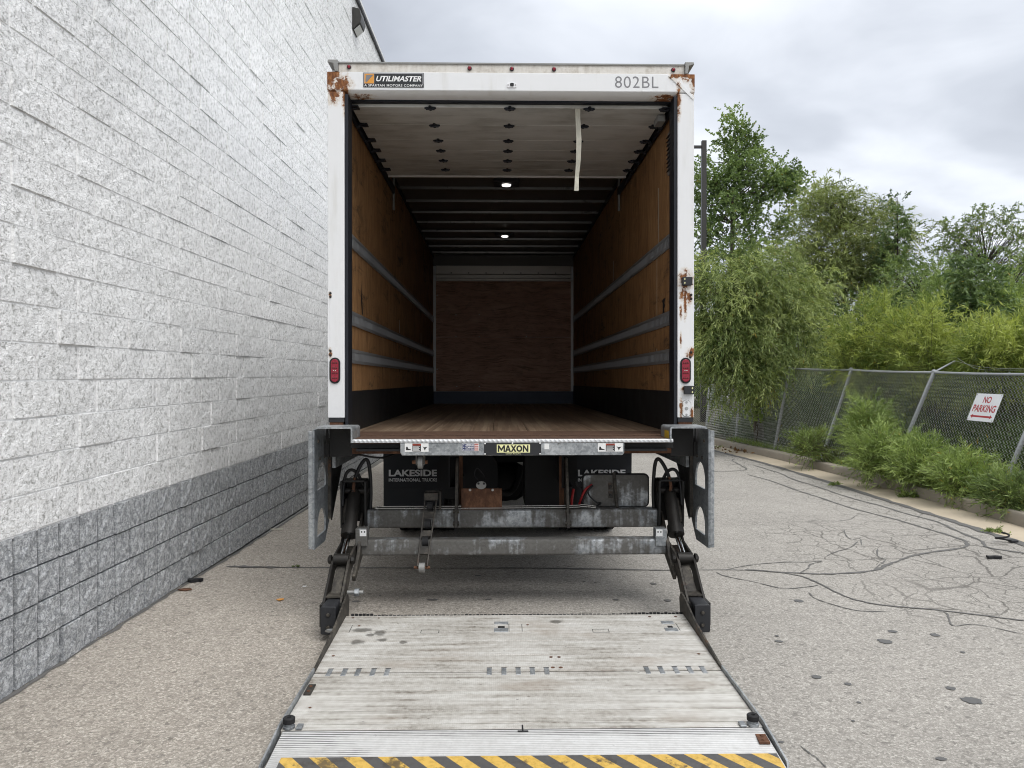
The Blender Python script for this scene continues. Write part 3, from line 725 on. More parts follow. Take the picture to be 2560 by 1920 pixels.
# ------------------------------------------------------------ the box truck (all parts in truck space: x right, y forward, z up)
truck = empty('box_truck', 'white box truck with open rear and lowered aluminium lift platform', 'truck')
truck.matrix_world = TM
def P(mb, name, mat, parent=None, **k): return mb.build(name, mat, parent or truck, **k)
HW, FLOOR, IHW = 1.296, 1.222, 1.212
ROOF_T, ROOF_I, LEN = 3.885, 3.80, 7.95
XL, _ = tp(819, 600, 0); XR, _ = tp(1735.5, 600, 0)
xl_in, _ = tp(861, 600, 0); xr_in, _ = tp(1694, 600, 0)
jl, _ = tp(871, 600, 0.02); jr, _ = tp(1684, 600, 0.02)
z_hdr_t = tp(1280, 182, 0)[1]; z_hdr_b = tp(1280, 231, 0)[1]; z_post_b = tp(840, 1045, 0)[1]; z_brk = tp(840, 1066, 0)[1]
# rear frame
for x0, x1 in ((XL, xl_in), (xr_in, XR)):
    P(MB().box(x0, x1, 0, 0.13, z_post_b, z_hdr_b-0.001), 'corner_post', 'truck_white', bev=0.006)
    P(MB().box(x0+0.004, x1-0.004, 0.006, 0.12, z_post_b-0.030, z_post_b-0.001), 'post_band', 'black_plastic')
    P(MB().box(x0+0.010, x1-0.012, 0.010, 0.11, FLOOR-0.1, z_post_b-0.031), 'post_foot', 'rusty_steel')
mb = MB(); mb.prism([(0.0, z_hdr_b+0.012), (0.0, z_hdr_t), (0.13, z_hdr_t), (0.13, z_hdr_b-0.012), (0.035, z_hdr_b-0.012)], XL-0.003, XR+0.004, 'x')
P(mb, 'header', 'truck_white', bev=0.004)
for x0, x1 in ((xl_in+0.001, jl), (jr, xr_in-0.001)):
    P(MB().box(x0, x1, 0.012, 0.16, FLOOR-0.03, z_hdr_b-0.013), 'door_jamb', 'door_track', bev=0.003)
# roof rail above the header, with cast corner caps and marker lamps
zt0 = tp(1280, 157, 0.02)[1]; zl = tp(845, 153.5, 0.02)[1]; zr_ = tp(1712, 160, 0.02)[1]
xa, xb = tp(846, 165, 0.02)[0], tp(1711, 165, 0.02)[0]
mb = MB(); mb.prism([(0.022, z_hdr_t+0.001), (0.022, zt0-0.012), (0.030, zt0), (0.16, zt0+0.012), (0.16, z_hdr_t+0.001)], xa, xb, 'x')
P(mb, 'roof_rail', 'roof_rail_dirty', bev=0.003)
P(MB().box(xa, xb, 0.014, 0.0215, zt0-0.013, zt0-0.003), 'rail_lip', 'cast_grey')
for sx, xo, xi in ((-1, XL, xa), (1, XR, xb)):
    mb = MB(); q = [(xo+0.004*-sx, zt0+0.006), (xi-0.002*sx*0, zt0+0.006), (xi, z_hdr_t+0.001), (xi+(xo-xi)*0.30, z_hdr_t+0.001), (xi+(xo-xi)*0.45, zt0-0.022), (xo, zt0-0.012)]
    mb.prism(q, -0.004, 0.16, 'y'); P(mb, 'corner_cap', 'cast_grey', bev=0.004)
for px, py in ((872.7, 168.7), (1174, 172), (1279.5, 173.7), (1385, 174.6), (1683, 176)):
    x, z = tp(px, py-1, 0.02)
    o = P(MB().rev([(0.0, 0.0155), (-0.006, 0.0155), (-0.008, 0.012)], (x, 0.021, z), 'y', 18), 'marker_light', 'badge_black', smooth=True)
    MB().rev([(0.0, 0.011), (-0.008, 0.010), (-0.013, 0.006), (-0.0145, 0.001)], (x, 0.013, z), 'y', 16).build('lens', 'lens_red', o, smooth=True)
# header lamp
x, z = tp(1279.5, 213, 0)
o = P(MB().prism(rrect(x-.034, x+.034, z-.018, z+.018, .010), -0.006, -0.0005, 'y'), 'header_lamp', 'sign_white', bev=0.001)
MB().prism(rrect(x-.012, x+.014, z-.010, z+.012, .006), -0.012, -0.0061, 'y').build('lens', 'print_black', o)
for s_ in (-1, 1): MB().rev([(0, .005), (-.003, .004)], (x+s_*.026, -0.0061, z), 'y', 10).build('screw', 'bolt_steel', o)

# text as flat print
def text(name, body, rect, y, mat, parent, shear=0.0, bold=0.0, spacing=1.0):
    cu = bpy.data.curves.new(name, 'FONT'); cu.body = body; cu.fill_mode = 'FRONT'; cu.offset = bold; cu.space_character = spacing; cu.resolution_u = 4
    to = bpy.data.objects.new(name, cu); COL.objects.link(to); bpy.context.view_layer.update()
    dg = bpy.context.evaluated_depsgraph_get()
    me = bpy.data.meshes.new_from_object(to.evaluated_get(dg)); bpy.data.objects.remove(to); bpy.data.curves.remove(cu)
    co = np.zeros(len(me.vertices)*3); me.vertices.foreach_get('co', co); co = co.reshape(-1, 3)
    co[:, 0] += co[:, 1]*shear
    lo, hi = co.min(0), co.max(0); x0, x1, z0, z1 = rect
    out = np.zeros_like(co); out[:, 0] = x0+(co[:, 0]-lo[0])/(hi[0]-lo[0])*(x1-x0); out[:, 1] = y; out[:, 2] = z0+(co[:, 1]-lo[1])/(hi[1]-lo[1])*(z1-z0)
    me.vertices.foreach_set('co', out.ravel()); me.materials.clear(); me.materials.append(MATS[mat]); me.name = name
    o = bpy.data.objects.new(name, me); COL.objects.link(o); o.parent = parent; return o
def prect(px0, px1, py0, py1, y):     # pixel rectangle -> (x0,x1,z0,z1)
    a = tp(px0, py1, y); b = tp(px1, py0, y); return a[0], b[0], a[1], b[1]
def card(name, r, y, mat, parent, th=0.001):
    return MB().box(r[0], r[1], y-th, y, r[2], r[3]).build(name, mat, parent)
# maker's badge
B = prect(908.5, 1059.5, 182.8, 218.2, 0)
bd = card('badge', B, -0.0006, 'badge_black', truck, 0.003)
card('badge_border', prect(909.5, 1058.5, 183.8, 209.5, 0), -0.0037, 'badge_silver', bd, 0.0006)
card('badge_field', prect(936, 1056.5, 186, 209.6, 0), -0.0044, 'badge_black', bd, 0.0006)
card('badge_emblem', prect(911.5, 935, 185, 209, 0), -0.0044, 'badge_orange', bd, 0.0006)
e = [tp(*q, 0) for q in ((915.5, 188), (933, 188), (916.5, 206.5), (913.8, 204))]
MB().prism(e, -0.0062, -0.0052, 'y').build('emblem_wedge', 'number_grey', bd)
text('badge_name', 'UTILIMASTER', prect(940.5, 1053.5, 191, 204, 0), -0.0054, 'print_white', bd, 0.28, 0.03)
text('badge_line', 'A SPARTAN MOTORS COMPANY', prect(911, 1057.5, 211.8, 216.8, 0), -0.0054, 'print_white', bd, 0.0, 0.012, 1.1)
text('fleet_number', '802BL', prect(1537.5, 1646, 191.5, 219.5, 0), -0.0012, 'number_grey', truck, 0, -0.006, 1.08)
# diagonal weld plate top right
a = [tp(*q, 0) for q in ((1671, 190), (1682, 189), (1737, 245), (1733, 250))]
P(MB().prism(a, -0.006, -0.0005, 'y'), 'corner_gusset', 'truck_white')

# tail lights, switches, blank plates and bolts on the posts
for px in (837.5, 1713.5):
    x, z = tp(px, 926.5, 0); w, h = .038, .092
    o = P(MB().prism(rrect(x-w, x+w, z-h, z+h, w-.0005, 9), -0.010, -0.0004, 'y'), 'tail_light', 'rubber', bev=0.004)
    w2, h2 = .027, .080
    l = MB().prism(rrect(x-w2, x+w2, z-h2, z+h2, w2-.0005, 9), -0.015, -0.009, 'y').build('lens', 'lens_red', o, bev=0.004)
    for i in range(3):
        for j in range(4):
            MB().rev([(0, .0065), (-.0015, .005), (-.0022, .002)], (x+(i-1)*.0155*0.9, -0.0152, z+(j-1.5)*.036), 'y', 8).build('led', 'lens_dark_red', o)
    for s_ in (-1, 1): MB().rev([(0, .004), (-.002, .003)], (x+s_*.007, -0.0155, z), 'y', 8).build('led', 'lens_clear', o)
for (px, py, w, h) in ((1716, 704, .036, .030), (1721, 975, .036, .030)):
    x, z = tp(px, py, 0)
    o = P(MB().prism(rrect(x-w, x+w, z-h, z+h, .008), -0.035, -0.0004, 'y'), 'control_switch', 'black_plastic', bev=0.004)
    sx = x-w*.55 if px < 1718 else x+w*.55
    for dz in (-.014, .014):
        MB().prism([(sx-.006, z+dz-.002), (sx-.002, z+dz-.002), (sx-.002, z+dz-.007), (sx+.002, z+dz-.007), (sx+.002, z+dz-.002), (sx+.006, z+dz-.002), (sx+.006, z+dz+.002), (sx+.002, z+dz+.002), (sx+.002, z+dz+.007), (sx-.002, z+dz+.007), (sx-.002, z+dz+.002), (sx-.006, z+dz+.002)], -0.0365, -0.0352, 'y').build('switch_mark', 'print_lime', o)
x, z = tp(1716, 1021, 0)
o = P(MB().prism(rrect(x-.030, x+.030, z-.058, z+.058, .029, 8), -0.006, -0.0004, 'y'), 'blank_plate', 'truck_white', bev=0.002)
MB().prism(rrect(x-.033, x+.033, z-.061, z+.061, .032, 8), -0.0015, -0.0003, 'y').build('plate_seal', 'cast_grey', o)
for dz, r in ((.044, .008), (0, .013), (-.044, .008)): MB().rev([(0, r), (-.004, r*.8)], (x, -0.0062, z+dz), 'y', 12).build('screw', 'bolt_steel', o)
for px, py in ((826, 733), (826, 742), (826, 877), (826, 888), (1728, 737), (1728, 747), (1728, 881), (1726, 893)):
    x, z = tp(px, py, 0); P(MB().rev([(0, .009), (-.005, .008), (-.007, .004)], (x, -0.0003, z), 'y', 12), 'bolt', 'dark_steel')
P(MB().tube([(*[tp(822, 743, 0)[0]], -0.008, tp(822, 743, 0)[1]), (tp(821.5, 870, 0)[0], -0.008, tp(821.5, 870, 0)[1])], 0.005, 8), 'grab_rod', 'truck_white', smooth=True)

# body shell
for s_ in (-1, 1):
    xo = XL+0.006 if s_ < 0 else XR-0.006
    P(MB().box(min(xo, xo-s_*0.02), max(xo, xo-s_*0.02), 0.131, LEN, FLOOR-0.10, ROOF_T-0.03), 'side_skin', 'body_white')
    P(MB().box(min(xo+s_*.004, xo-s_*.02), max(xo+s_*.004, xo-s_*.02), 0.132, LEN, FLOOR-0.24, FLOOR-0.101), 'bottom_rail', 'galv_clean')
P(MB().box(XL+0.03, XR-0.03, LEN, LEN+0.05, FLOOR-0.1, ROOF_T-0.04), 'front_skin', 'body_white')
P(MB().box(XL+0.03, XR-0.03, 0.161, LEN, ROOF_T-0.03, ROOF_T-0.012), 'roof', 'body_white')
P(MB().box(-IHW-0.02, IHW+0.02, 0.14, LEN-0.03, ROOF_I, ROOF_I+0.012), 'roof_lining', 'roof_sheet')

# interior: plywood sheets, kick panels, E-track
cuts = [0.165, 1.21, 2.43, 3.65, 4.87, 6.09, 7.31, 7.90]
ZK = 1.535
for s_ in (-1, 1):
    xw = s_*IHW
    for a, b in zip(cuts, cuts[1:]):
        P(MB().box(min(xw, xw+s_*.012), max(xw, xw+s_*.012), a+.002, b-.002, ZK, ROOF_I-.03), 'plywood_sheet', 'plywood_side')
    P(MB().box(min(xw-s_*.004, xw+s_*.012), max(xw-s_*.004, xw+s_*.012), 0.165, 7.90, FLOOR-0.005, ZK-.001), 'kick_panel', 'liner_black')
    P(MB().box(min(xw+s_*.013, xw+s_*.06), max(xw+s_*.013, xw+s_*.06), 0.165, 7.90, FLOOR-0.005, ROOF_I-.01), 'wall_backing', 'chassis_black')
    for zc in (2.672, 2.088, 1.800):
        base = MB(); bars = MB(); X0 = xw
        def bx(mb, d0, d1, y0, y1, z0, z1): mb.box(min(X0-s_*d0, X0-s_*d1), max(X0-s_*d0, X0-s_*d1), y0, y1, z0, z1)
        bx(base, 0.0005, 0.002, 0.17, 7.88, zc-.052, zc+.052)
        et = P(base, 'cargo_track', 'etrack_slot')
        bx(bars, 0.0022, 0.011, 0.17, 7.88, zc+.030, zc+.054); bx(bars, 0.0022, 0.011, 0.17, 7.88, zc-.054, zc-.030)
        y = 0.19
        while y < 7.86: bx(bars, 0.0022, 0.010, y, y+.030, zc-.0299, zc+.0299); y += 0.0508
        bars.build('track_bars', 'etrack', et, kind='stuff')
# splits and a hole in the plywood
for pts in ([(911, 745), (905, 700), (904.5, 735), (903, 775), (908, 790)],):
    pass
def wall_mark(s_, px_pts, mat, name, w=.004):
    vs = []
    o = TI @ CAMP
    for (px, py) in px_pts:
        d = TI.to_3x3() @ ray(px, py); t = (s_*(IHW-0.0012)-o.x)/d.x; q = o+d*t; vs.append((s_*(IHW-0.0012), q.y, q.z))
    return P(MB().add(vs, [tuple(range(len(vs)))]), name, mat)
wall_mark(-1, [(903, 700), (904.5, 735), (908, 788), (905, 786), (902.5, 750)], 'print_black', 'plywood_split')
wall_mark(1, [(1655, 752), (1658, 747), (1664, 745), (1662, 752), (1660.5, 757), (1663, 764), (1660, 772), (1661, 782), (1656, 785), (1656.5, 772), (1657, 760)], 'print_black', 'plywood_hole')
wall_mark(-1, [(997.5, 800), (998.5, 800), (999.5, 832), (998.5, 832)], 'trim_alu', 'plywood_scratch')
wall_mark(1, [(1532.6, 652), (1533.6, 652), (1533.6, 703), (1532.8, 703)], 'trim_alu', 'plywood_scratch')
wall_mark(1, [(1641.8, 640), (1642.9, 640), (1642.6, 800), (1641.9, 800)], 'strap', 'plywood_scratch')
wall_mark(1, [(1641.5, 872), (1642.7, 872), (1642.5, 882), (1641.7, 882)], 'trim_alu', 'plywood_scratch')
wall_mark(1, [(1645, 470), (1646.5, 470), (1646.2, 640), (1645.3, 640)], 'strap', 'plywood_scratch')
wall_mark(-1, [(1052, 832), (1053, 832), (1053.5, 858), (1052, 858)], 'trim_alu', 'plywood_scratch')
# front wall
yf = 7.90
P(MB().box(-IHW+.03, IHW-.03, yf, yf+.012, 1.437, 2.372), 'plywood_sheet', 'plywood_front')
P(MB().box(-IHW+.03, IHW-.03, yf, yf+.012, 2.376, 3.34), 'plywood_sheet', 'plywood_front')
P(MB().box(-IHW, IHW, yf-.006, yf+.012, FLOOR-.004, 1.433), 'kick_panel', 'liner_blue')
for s_ in (-1, 1): P(MB().box(min(s_*IHW*.999, s_*(IHW-.045)), max(s_*IHW*.999, s_*(IHW-.045)), yf-.03, yf-.007, 1.434, 3.36), 'corner_trim', 'trim_alu')
for k, (z0, z1, dy) in enumerate(((3.345, 3.385, .03), (3.39, 3.45, .045), (3.456, 3.60, .06))):
    P(MB().box(-IHW+.05, IHW-.05, yf-dy, yf+.01, z0, z1), 'front_header_strip', 'header_metal', bev=0.004)
P(MB().box(-IHW, IHW, yf-.02, yf+.012, 3.602, ROOF_I), 'front_header', 'roof_sheet')
for i in range(7): P(MB().rev([(0, .012), (-.006, .008)], (-.9+i*.3, yf-.061, 3.475), 'y', 8), 'rivet', 'dark_steel')
for px, py in ((1140, 787), (1198, 787), (1140, 841), (1198, 841), (1093, 738), (1093, 923), (1428, 740), (1427, 925), (1316, 841), (1142, 966), (1198, 966)):
    x, z = tp(px, py, yf); P(MB().rev([(0, .010), (-.003, .006)], (x, yf-.0005, z), 'y', 8), 'screw', 'trim_alu')
# roof bows and lit dome lamps
for k in range(-4, 8):
    y = 3.24+.62*k
    if 2.2 < y < 7.75:
        mb = MB(); mb.prism([(y-.020, ROOF_I-.001), (y-.014, ROOF_I-.034), (y+.014, ROOF_I-.034), (y+.020, ROOF_I-.001)], -IHW+.012, IHW-.012, 'x'); P(mb, 'roof_bow', 'roof_bow', bev=0.004)
for s_ in (-1, 1): P(MB().box(min(s_*IHW, s_*(IHW-.012)), max(s_*IHW, s_*(IHW-.012)), 0.2, 7.85, ROOF_I-.06, ROOF_I-.001), 'roof_cove', 'door_track')
for px, py in ((1266, 463), (1262, 591)):
    o_ = TI @ CAMP; d = TI.to_3x3() @ ray(px, py); t = (ROOF_I-.055-o_.z)/d.z; q = o_+d*t
    o = P(MB().box(q.x-.14, q.x+.14, q.y-.11, q.y+.11, ROOF_I-.052, ROOF_I-.0005), 'dome_lamp', 'black_plastic', bev=0.01)
    MB().rev([(0, .050), (-.010, .046), (-.016, .02), (-.017, .004)], (q.x, q.y, ROOF_I-.0522), 'z', 20).build('lens', 'lamp_lens', o, smooth=True)

# rolled-up door under the roof
DZ = 3.612
seams = [0.19, 0.575, 0.955, 1.235, 1.535, 1.835, 2.06]
hx = [-1.158, -.591, -.009, .574, 1.128]
rd = P(MB().box(-1.15, 1.15, 0.175, 2.09, DZ+.026, DZ+.034), 'roll_door', 'chassis_black')
for a, b in zip(seams, seams[1:]):
    MB().box(-1.165, 1.155, a+.002, b-.002, DZ, DZ+.025).build('door_panel', 'door_panel', rd, bev=0.003)
MB().box(-1.165, 1.155, 2.062, 2.09, DZ-.015, DZ+.025).build('bottom_bar', 'trim_alu', rd, bev=0.003)
MB().prism([(0.130, DZ+.018), (0.168, DZ+.018), (0.168, DZ+.05), (0.130, DZ+.09)], -1.17, 1.16, 'x').build('top_seal', 'door_track', rd)
for i, y in enumerate(seams[:-1]):
    for k, x in enumerate(hx):
        w = .026; mb = MB()
        pts = []
        for n in range(16):
            a = n*2*math.pi/16; r = w*(1+.42*math.cos(4*a)**3); pts.append((x+r*1.15*math.cos(a), y+r*1.25*math.sin(a)))
        mb.prism(pts, DZ-.012, DZ-.0005, 'z'); mb.cyl((x-.032, y, DZ-.013), (x+.032, y, DZ-.013), .008, 8)
        h = mb.build('hinge', 'door_track', rd)
    for s_ in (-1, 1):
        xx = -1.17 if s_ < 0 else 1.165
        mb = MB(); mb.cyl((xx, y, DZ-.012), (xx+s_*.03, y, DZ-.012), .022, 12); mb.box(min(xx-s_*.06, xx), max(xx-s_*.06, xx), y-.04, y+.04, DZ-.010, DZ-.001); mb.build('roller', 'door_track', rd)
for s_ in (-1, 1):
    x = -1.196 if s_ < 0 else 1.190
    pts = [(x, .10, 1.6), (x, .10, 3.30), (x, .13, 3.50), (x, .24, 3.585), (x, .4, 3.60), (x, 2.75, 3.60)]
    mb = MB(); mb.tube(spline(pts, 5), .014, 8); mb.box(x-.012, x+.012, .2, 2.75, 3.606, 3.66); P(mb, 'door_track', 'door_track')
    P(MB().box(x-.01, x+.01, 2.7, 2.735, 3.42, 3.78), 'track_hanger', 'cast_grey')
P(MB().cyl((-1.14, .115, 3.70), (1.14, .115, 3.70), .045, 14), 'counterbalance_shaft', 'door_track', smooth=True)
o_ = tp(1338, 245, .12); P(MB().box(o_[0]-.05, o_[0]+.05, .10, .12, o_[1]-.012, o_[1]+.010), 'latch_plate', 'cast_grey')
# pull strap
pts = [(1443, 236), (1445, 290), (1447, 350), (1446, 400), (1443, 440), (1441, 477)]
mb = MB(); vs = []
for i, (px, py) in enumerate(pts):
    y = .20; w = .023-.004*abs(math.sin(i*1.3))-.0012*i
    x, z = tp(px, py, y); yy = y+.012*math.sin(i*1.9); vs += [(x-w, yy-.004*math.cos(i), z), (x+w, yy+.006*math.sin(i*2.1), z)]
    vs += [(x+w, yy+.004+.006*math.sin(i*2.1), z), (x-w, yy+.004-.004*math.cos(i), z)]
fs = []
for i in range(len(pts)-1):
    for k in range(4): fs.append((i*4+k, i*4+(k+1) % 4, i*4+4+(k+1) % 4, i*4+4+k))
fs += [(0, 1, 2, 3), tuple(range(len(vs)-4, len(vs)))]
P(mb.add(vs, fs), 'pull_strap', 'strap')
# louvre vent on the inner wall near the door
vt = P(MB().box(IHW-.010, IHW-.0005, .20, .42, 3.18, 3.50), 'vent', 'cast_grey')
for i in range(9): MB().prism([(IHW-.011, 3.205+i*.032), (IHW-.028, 3.200+i*.032), (IHW-.011, 3.225+i*.032)], .215, .405, 'y').build('louvre', 'print_black', vt)
fix = P(MB().box(1.10, 1.16, .30, .44, DZ-.055, DZ-.006), 'door_bracket', 'cast_grey', bev=.005)

# cargo floor: hardwood boards, rusty tread plate
nb = 9; bw = (2*IHW-.008)/nb
for i in range(nb):
    a = -IHW+.004+i*bw; P(MB().box(a+.0015, a+bw-.0015, .452, 7.89, FLOOR-.035, FLOOR), 'floor_board', 'hardwood')
P(MB().box(-IHW-.01, IHW+.01, .44, 7.89, FLOOR-.06, FLOOR-.036), 'floor_base', 'chassis_black')
P(MB().box(jl+.004, jr-.004, 0.005, .45, FLOOR-.012, FLOOR+.003), 'threshold_plate', 'rusty_tread')
P(MB().box(-IHW, IHW, .165, .45, FLOOR-.05, FLOOR-.0125), 'sill_plate', 'rusty_steel')

# chassis, axle and wheels
for s_ in (-1, 1):
    P(MB().prism([(s_*.43-.04, .80), (s_*.43+.04, .80), (s_*.43+.04, .81), (s_*.43-.03*s_*0-.03, .81), (s_*.43-.03, 1.04), (s_*.43+.04, 1.04), (s_*.43+.04, 1.05), (s_*.43-.04, 1.05)], .35, 10.4, 'y'), 'frame_rail', 'chassis_black')
for y in (.5, 1.1, 1.7, 2.3, 2.9, 3.5, 4.1, 4.7, 5.3, 5.9, 6.5, 7.1, 7.7):
    P(MB().box(-1.24, 1.24, y-.03, y+.03, 1.055, FLOOR-.061), 'cross_sill', 'chassis_black')
ya = 2.96
P(MB().tube([(-1.1, ya, .52), (-.42, ya, .52), (-.25, ya, .52), (-.12, ya, .52), (.1, ya, .52), (.22, ya, .52), (.4, ya, .52), (1.1, ya, .52)], [.075, .085, .13, .21, .21, .14, .085, .075], 18), 'rear_axle', 'chassis_black', smooth=True)
P(MB().rev([(0, .20), (-.06, .18), (-.11, .11), (-.12, .01)], (-.02, ya-.14, .52), 'y', 20), 'differential_cover', 'chassis_black', smooth=True)
for s_ in (-1, 1):
    mb = MB()
    for k in range(4): mb.bar((s_*.48, ya-.72+.09*k, .70+.02*k-.045*k), (s_*.48, ya+.72-.09*k, .70+.02*k-.045*k), .08, .018)
    P(mb, 'leaf_spring', 'chassis_black')
    P(MB().tube([(s_*.30, ya-.35, .62), (s_*.30, ya-.75, .78), (s_*.30, ya-1.0, .98)], .035, 10), 'shock_absorber', 'chassis_black', smooth=True)
    P(MB().rev([(-.11, .09), (-.1, .12), (.1, .12), (.11, .09)], (s_*.25, ya-.42, .63), 'y', 16), 'brake_chamber', 'chassis_black', smooth=True)
def wheel(x, y, w, r=.50, name='wheel'):
    c = (x, y, r); h = w/2
    prof = [(-h*.8, .30), (-h, .34), (-h*1.02, r-.10), (-h*.9, r-.025), (-h*.72, r-.002), (-h*.70, r-.012), (-h*.30, r-.012), (-h*.28, r), (h*.28, r), (h*.30, r-.012), (h*.70, r-.012), (h*.72, r-.002), (h*.9, r-.025), (h*1.02, r-.10), (h, .34), (h*.8, .30)]
    t = P(MB().rev(prof, c, 'x', 40), name, 'tyre', smooth=True)
    mb = MB()
    for k in range(40):
        a = 2*math.pi*k/40
        for s2 in (-1, 1):
            ctr = Vector((x+s2*h*.82, y+(r-.004)*math.cos(a), r+(r-.004)*math.sin(a))); d = Vector((0, -math.sin(a), math.cos(a)))
            mb.bar(ctr-d*.022, ctr+d*.022, .05*w/.25, .016, up=(0, math.cos(a), math.sin(a)))
    mb.build('tread_lug', 'tyre', t, kind='stuff')
    MB().rev([(-h*.7, .295), (-.02, .27), (.0, .12), (.03, .12), (.03, .27), (h*.7, .295)], c, 'x', 28).build('rim', 'rim_white', t, smooth=True)
for x in (-1.01, -.70, .70, 1.01): wheel(x, ya, .255)
for x in (-1.0, 1.0): wheel(x, 9.15, .27)
P(MB().cyl((-1.0, 9.15, .5), (1.0, 9.15, .5), .06, 12), 'front_axle', 'chassis_black')
P(MB().cyl((0, ya+.2, .56), (0, 8.2, .75), .05, 12), 'drive_shaft', 'chassis_black')
P(MB().box(-.33, .33, 7.9, 10.2, .55, 1.2), 'engine_block', 'chassis_black')
P(MB().prism(rrect(-1.15, -.55, .55, 1.0, .12), 5.2, 6.8, 'y'), 'fuel_tank', 'chassis_black')
P(MB().prism(rrect(.55, 1.15, .55, 1.0, .08), 5.4, 6.6, 'y'), 'battery_box', 'chassis_black')
P(MB().prism(rrect(-.62, -.10, .60, .98, .1), 1.15, 1.85, 'y'), 'fill_tank', 'chassis_black')  # black body added to block the bright ground between the flaps
P(MB().box(-.66, .60, 1.95, 2.0, .83, 1.15), 'fill_plate', 'chassis_black')  # added black plate, keeps the space under the bed dark
P(MB().box(.13, .56, .95, 1.6, .56, 1.02), 'pump_fill_box', 'chassis_black')  # black box, enlarged to close a bright see-through gap
P(MB().tube(spline([(-.22, 1.4, .70), (-.05, 1.5, .60), (.05, 1.6, .63), (.12, 1.65, .82)], 6), .03, 10), 'exhaust_pipe', 'chassis_black', smooth=True)
# cab ahead of the box
mb = MB(); mb.prism([(8.15, .9), (8.15, 2.55), (8.35, 2.72), (9.0, 2.72), (9.35, 2.6), (9.75, 1.85), (10.7, 1.65), (10.95, 1.45), (10.95, .75), (9.75, .7), (9.6, .95), (8.75, .95), (8.6, .7), (8.2, .7)], -1.1, 1.1, 'x')
P(mb, 'cab', 'body_white', bev=.06, seg=3)
P(MB().box(-1.15, 1.15, 10.96, 11.12, .42, .74), 'front_bumper', 'cast_grey', bev=.03)
for s_ in (-1, 1): P(MB().prism([(8.4, 1.75), (8.4, 2.45), (9.0, 2.5), (9.45, 1.8)], s_*1.101, s_*1.108, 'x'), 'side_window', 'print_black')
# mud flaps with lettering
for x0p, x1p, tx0, tx1 in ((958.5, 1110, 972, 1093), (1427, 1579, 1445, 1564)):
    yfl = 2.05
    a = tp(x0p, 1140, yfl)[0]; b = tp(x1p, 1140, yfl)[0]
    mb = MB(); N = 6; vs = []
    for i in range(N+1):
        z = .30+(1.10-.30)*i/N
        for x in (a, b): vs.append((x, yfl+.01*math.sin(i*.9), z))
    mb.add(vs, [(2*i, 2*i+1, 2*i+3, 2*i+2) for i in range(N)])
    fl = P(mb, 'mud_flap', 'flap_black'); md = fl.modifiers.new('solid', 'SOLIDIFY'); md.thickness = .01; md.offset = -1 if False else 1
    yt = yfl-.022
    text('flap_lettering', 'LAKESIDE', prect(tx0, tx1, 1174, 1191, yt), yt, 'flap_text', fl, 0, .035)
    text('flap_lettering', 'INTERNATIONAL TRUCKS', prect(tx0, tx1, 1195.5, 1204, yt), yt, 'flap_text', fl, 0, .018)
# ------------------------------------------------------------ lift gate (truck space)
YB = -0.30                                     # rear edge of the bed extension
xbl, _ = tp(881, 1100, YB); xbr, _ = tp(1679, 1100, YB); zb1 = tp(1280, 1097.5, YB)[1]; zb0 = tp(1280, 1106.5, YB)[1]
mb = MB(); mb.box(xbl+.001, xbr-.001, YB+.020, 0.004, zb1-.030, zb1-.001)
be = P(mb, 'bed_extension', 'rusty_tread')
mb = MB(); mb.prism([(YB+.0195, zb1), (YB+.006, zb1-.002), (YB, zb1-.009), (YB, zb0), (YB+.0195, zb0-.002)], xbl-.012, xbr+.012, 'x'); mb.build('edge_lip', 'tread_lip', be, bev=.002)
# galvanised sill with signs
a, b = tp(1000.5, 1120, YB+.004)[0], tp(1561, 1120, YB+.004)[0]; zt = zb0-.004; zb = tp(1280, 1138.5, YB+.004)[1]
mb = MB(); mb.prism([(a, zt), (a, zb+.018), (a+.012, zb), (b-.012, zb), (b, zb+.018), (b, zt)], YB+.004, YB+.03, 'y')
sill = P(mb, 'sill_bar', 'galv_clean', bev=.004)
ys_ = YB+.0038
pl = card('maker_plate', prect(1210, 1353, 1105.5, 1137.5, ys_), ys_, 'badge_black', truck, .003)
card('plate_panel', prect(1242, 1325, 1111, 1131.5, ys_), ys_-.0035, 'print_lime', pl, .0006)
def block_name():
    x0, x1, z0, z1 = prect(1244.5, 1321, 1113, 1129.5, ys_); mb = MB()
    O_ = [(.5+.5*math.cos(a*math.pi/10), .5+.5*math.sin(a*math.pi/10)) for a in range(20)]; Oi = [(.5+.24*math.cos(a*math.pi/10), .5+.27*math.sin(a*math.pi/10)) for a in range(20)]
    G = [(0, .235, [(0, 0), (.2, 0), (.2, .58), (.5, .1), (.8, .58), (.8, 0), (1, 0), (1, 1), (.8, 1), (.5, .5), (.2, 1), (0, 1)], ()),
         (.235, .43, [(0, 0), (.27, 0), (.34, .2), (.66, .2), (.73, 0), (1, 0), (.63, 1), (.37, 1)], ([(.41, .40), (.59, .40), (.5, .72)],)),
         (.42, .61, [(0, 0), (.3, 0), (.5, .32), (.7, 0), (1, 0), (.65, .5), (1, 1), (.7, 1), (.5, .68), (.3, 1), (0, 1), (.35, .5)], ()),
         (.605, .80, O_, (Oi,)),
         (.815, 1.0, [(0, 0), (.25, 0), (.25, .62), (.75, 0), (1, 0), (1, 1), (.75, 1), (.75, .38), (.25, 1), (0, 1)], ())]
    for a, b, poly, holes in G:
        f = lambda L: [(x0+(x1-x0)*(a+(b-a)*u), z0+(z1-z0)*v) for u, v in L]
        mb.prism(f(poly), ys_-.0052, ys_-.0043, 'y', holes=[f(h) for h in holes])
    mb.build('plate_name', 'print_black', pl)
block_name()
text('plate_caution', 'CAUTION  Moving Parts', prect(1264, 1302, 1133, 1136.3, ys_), ys_-.0040, 'print_lime', pl, 0, .01)
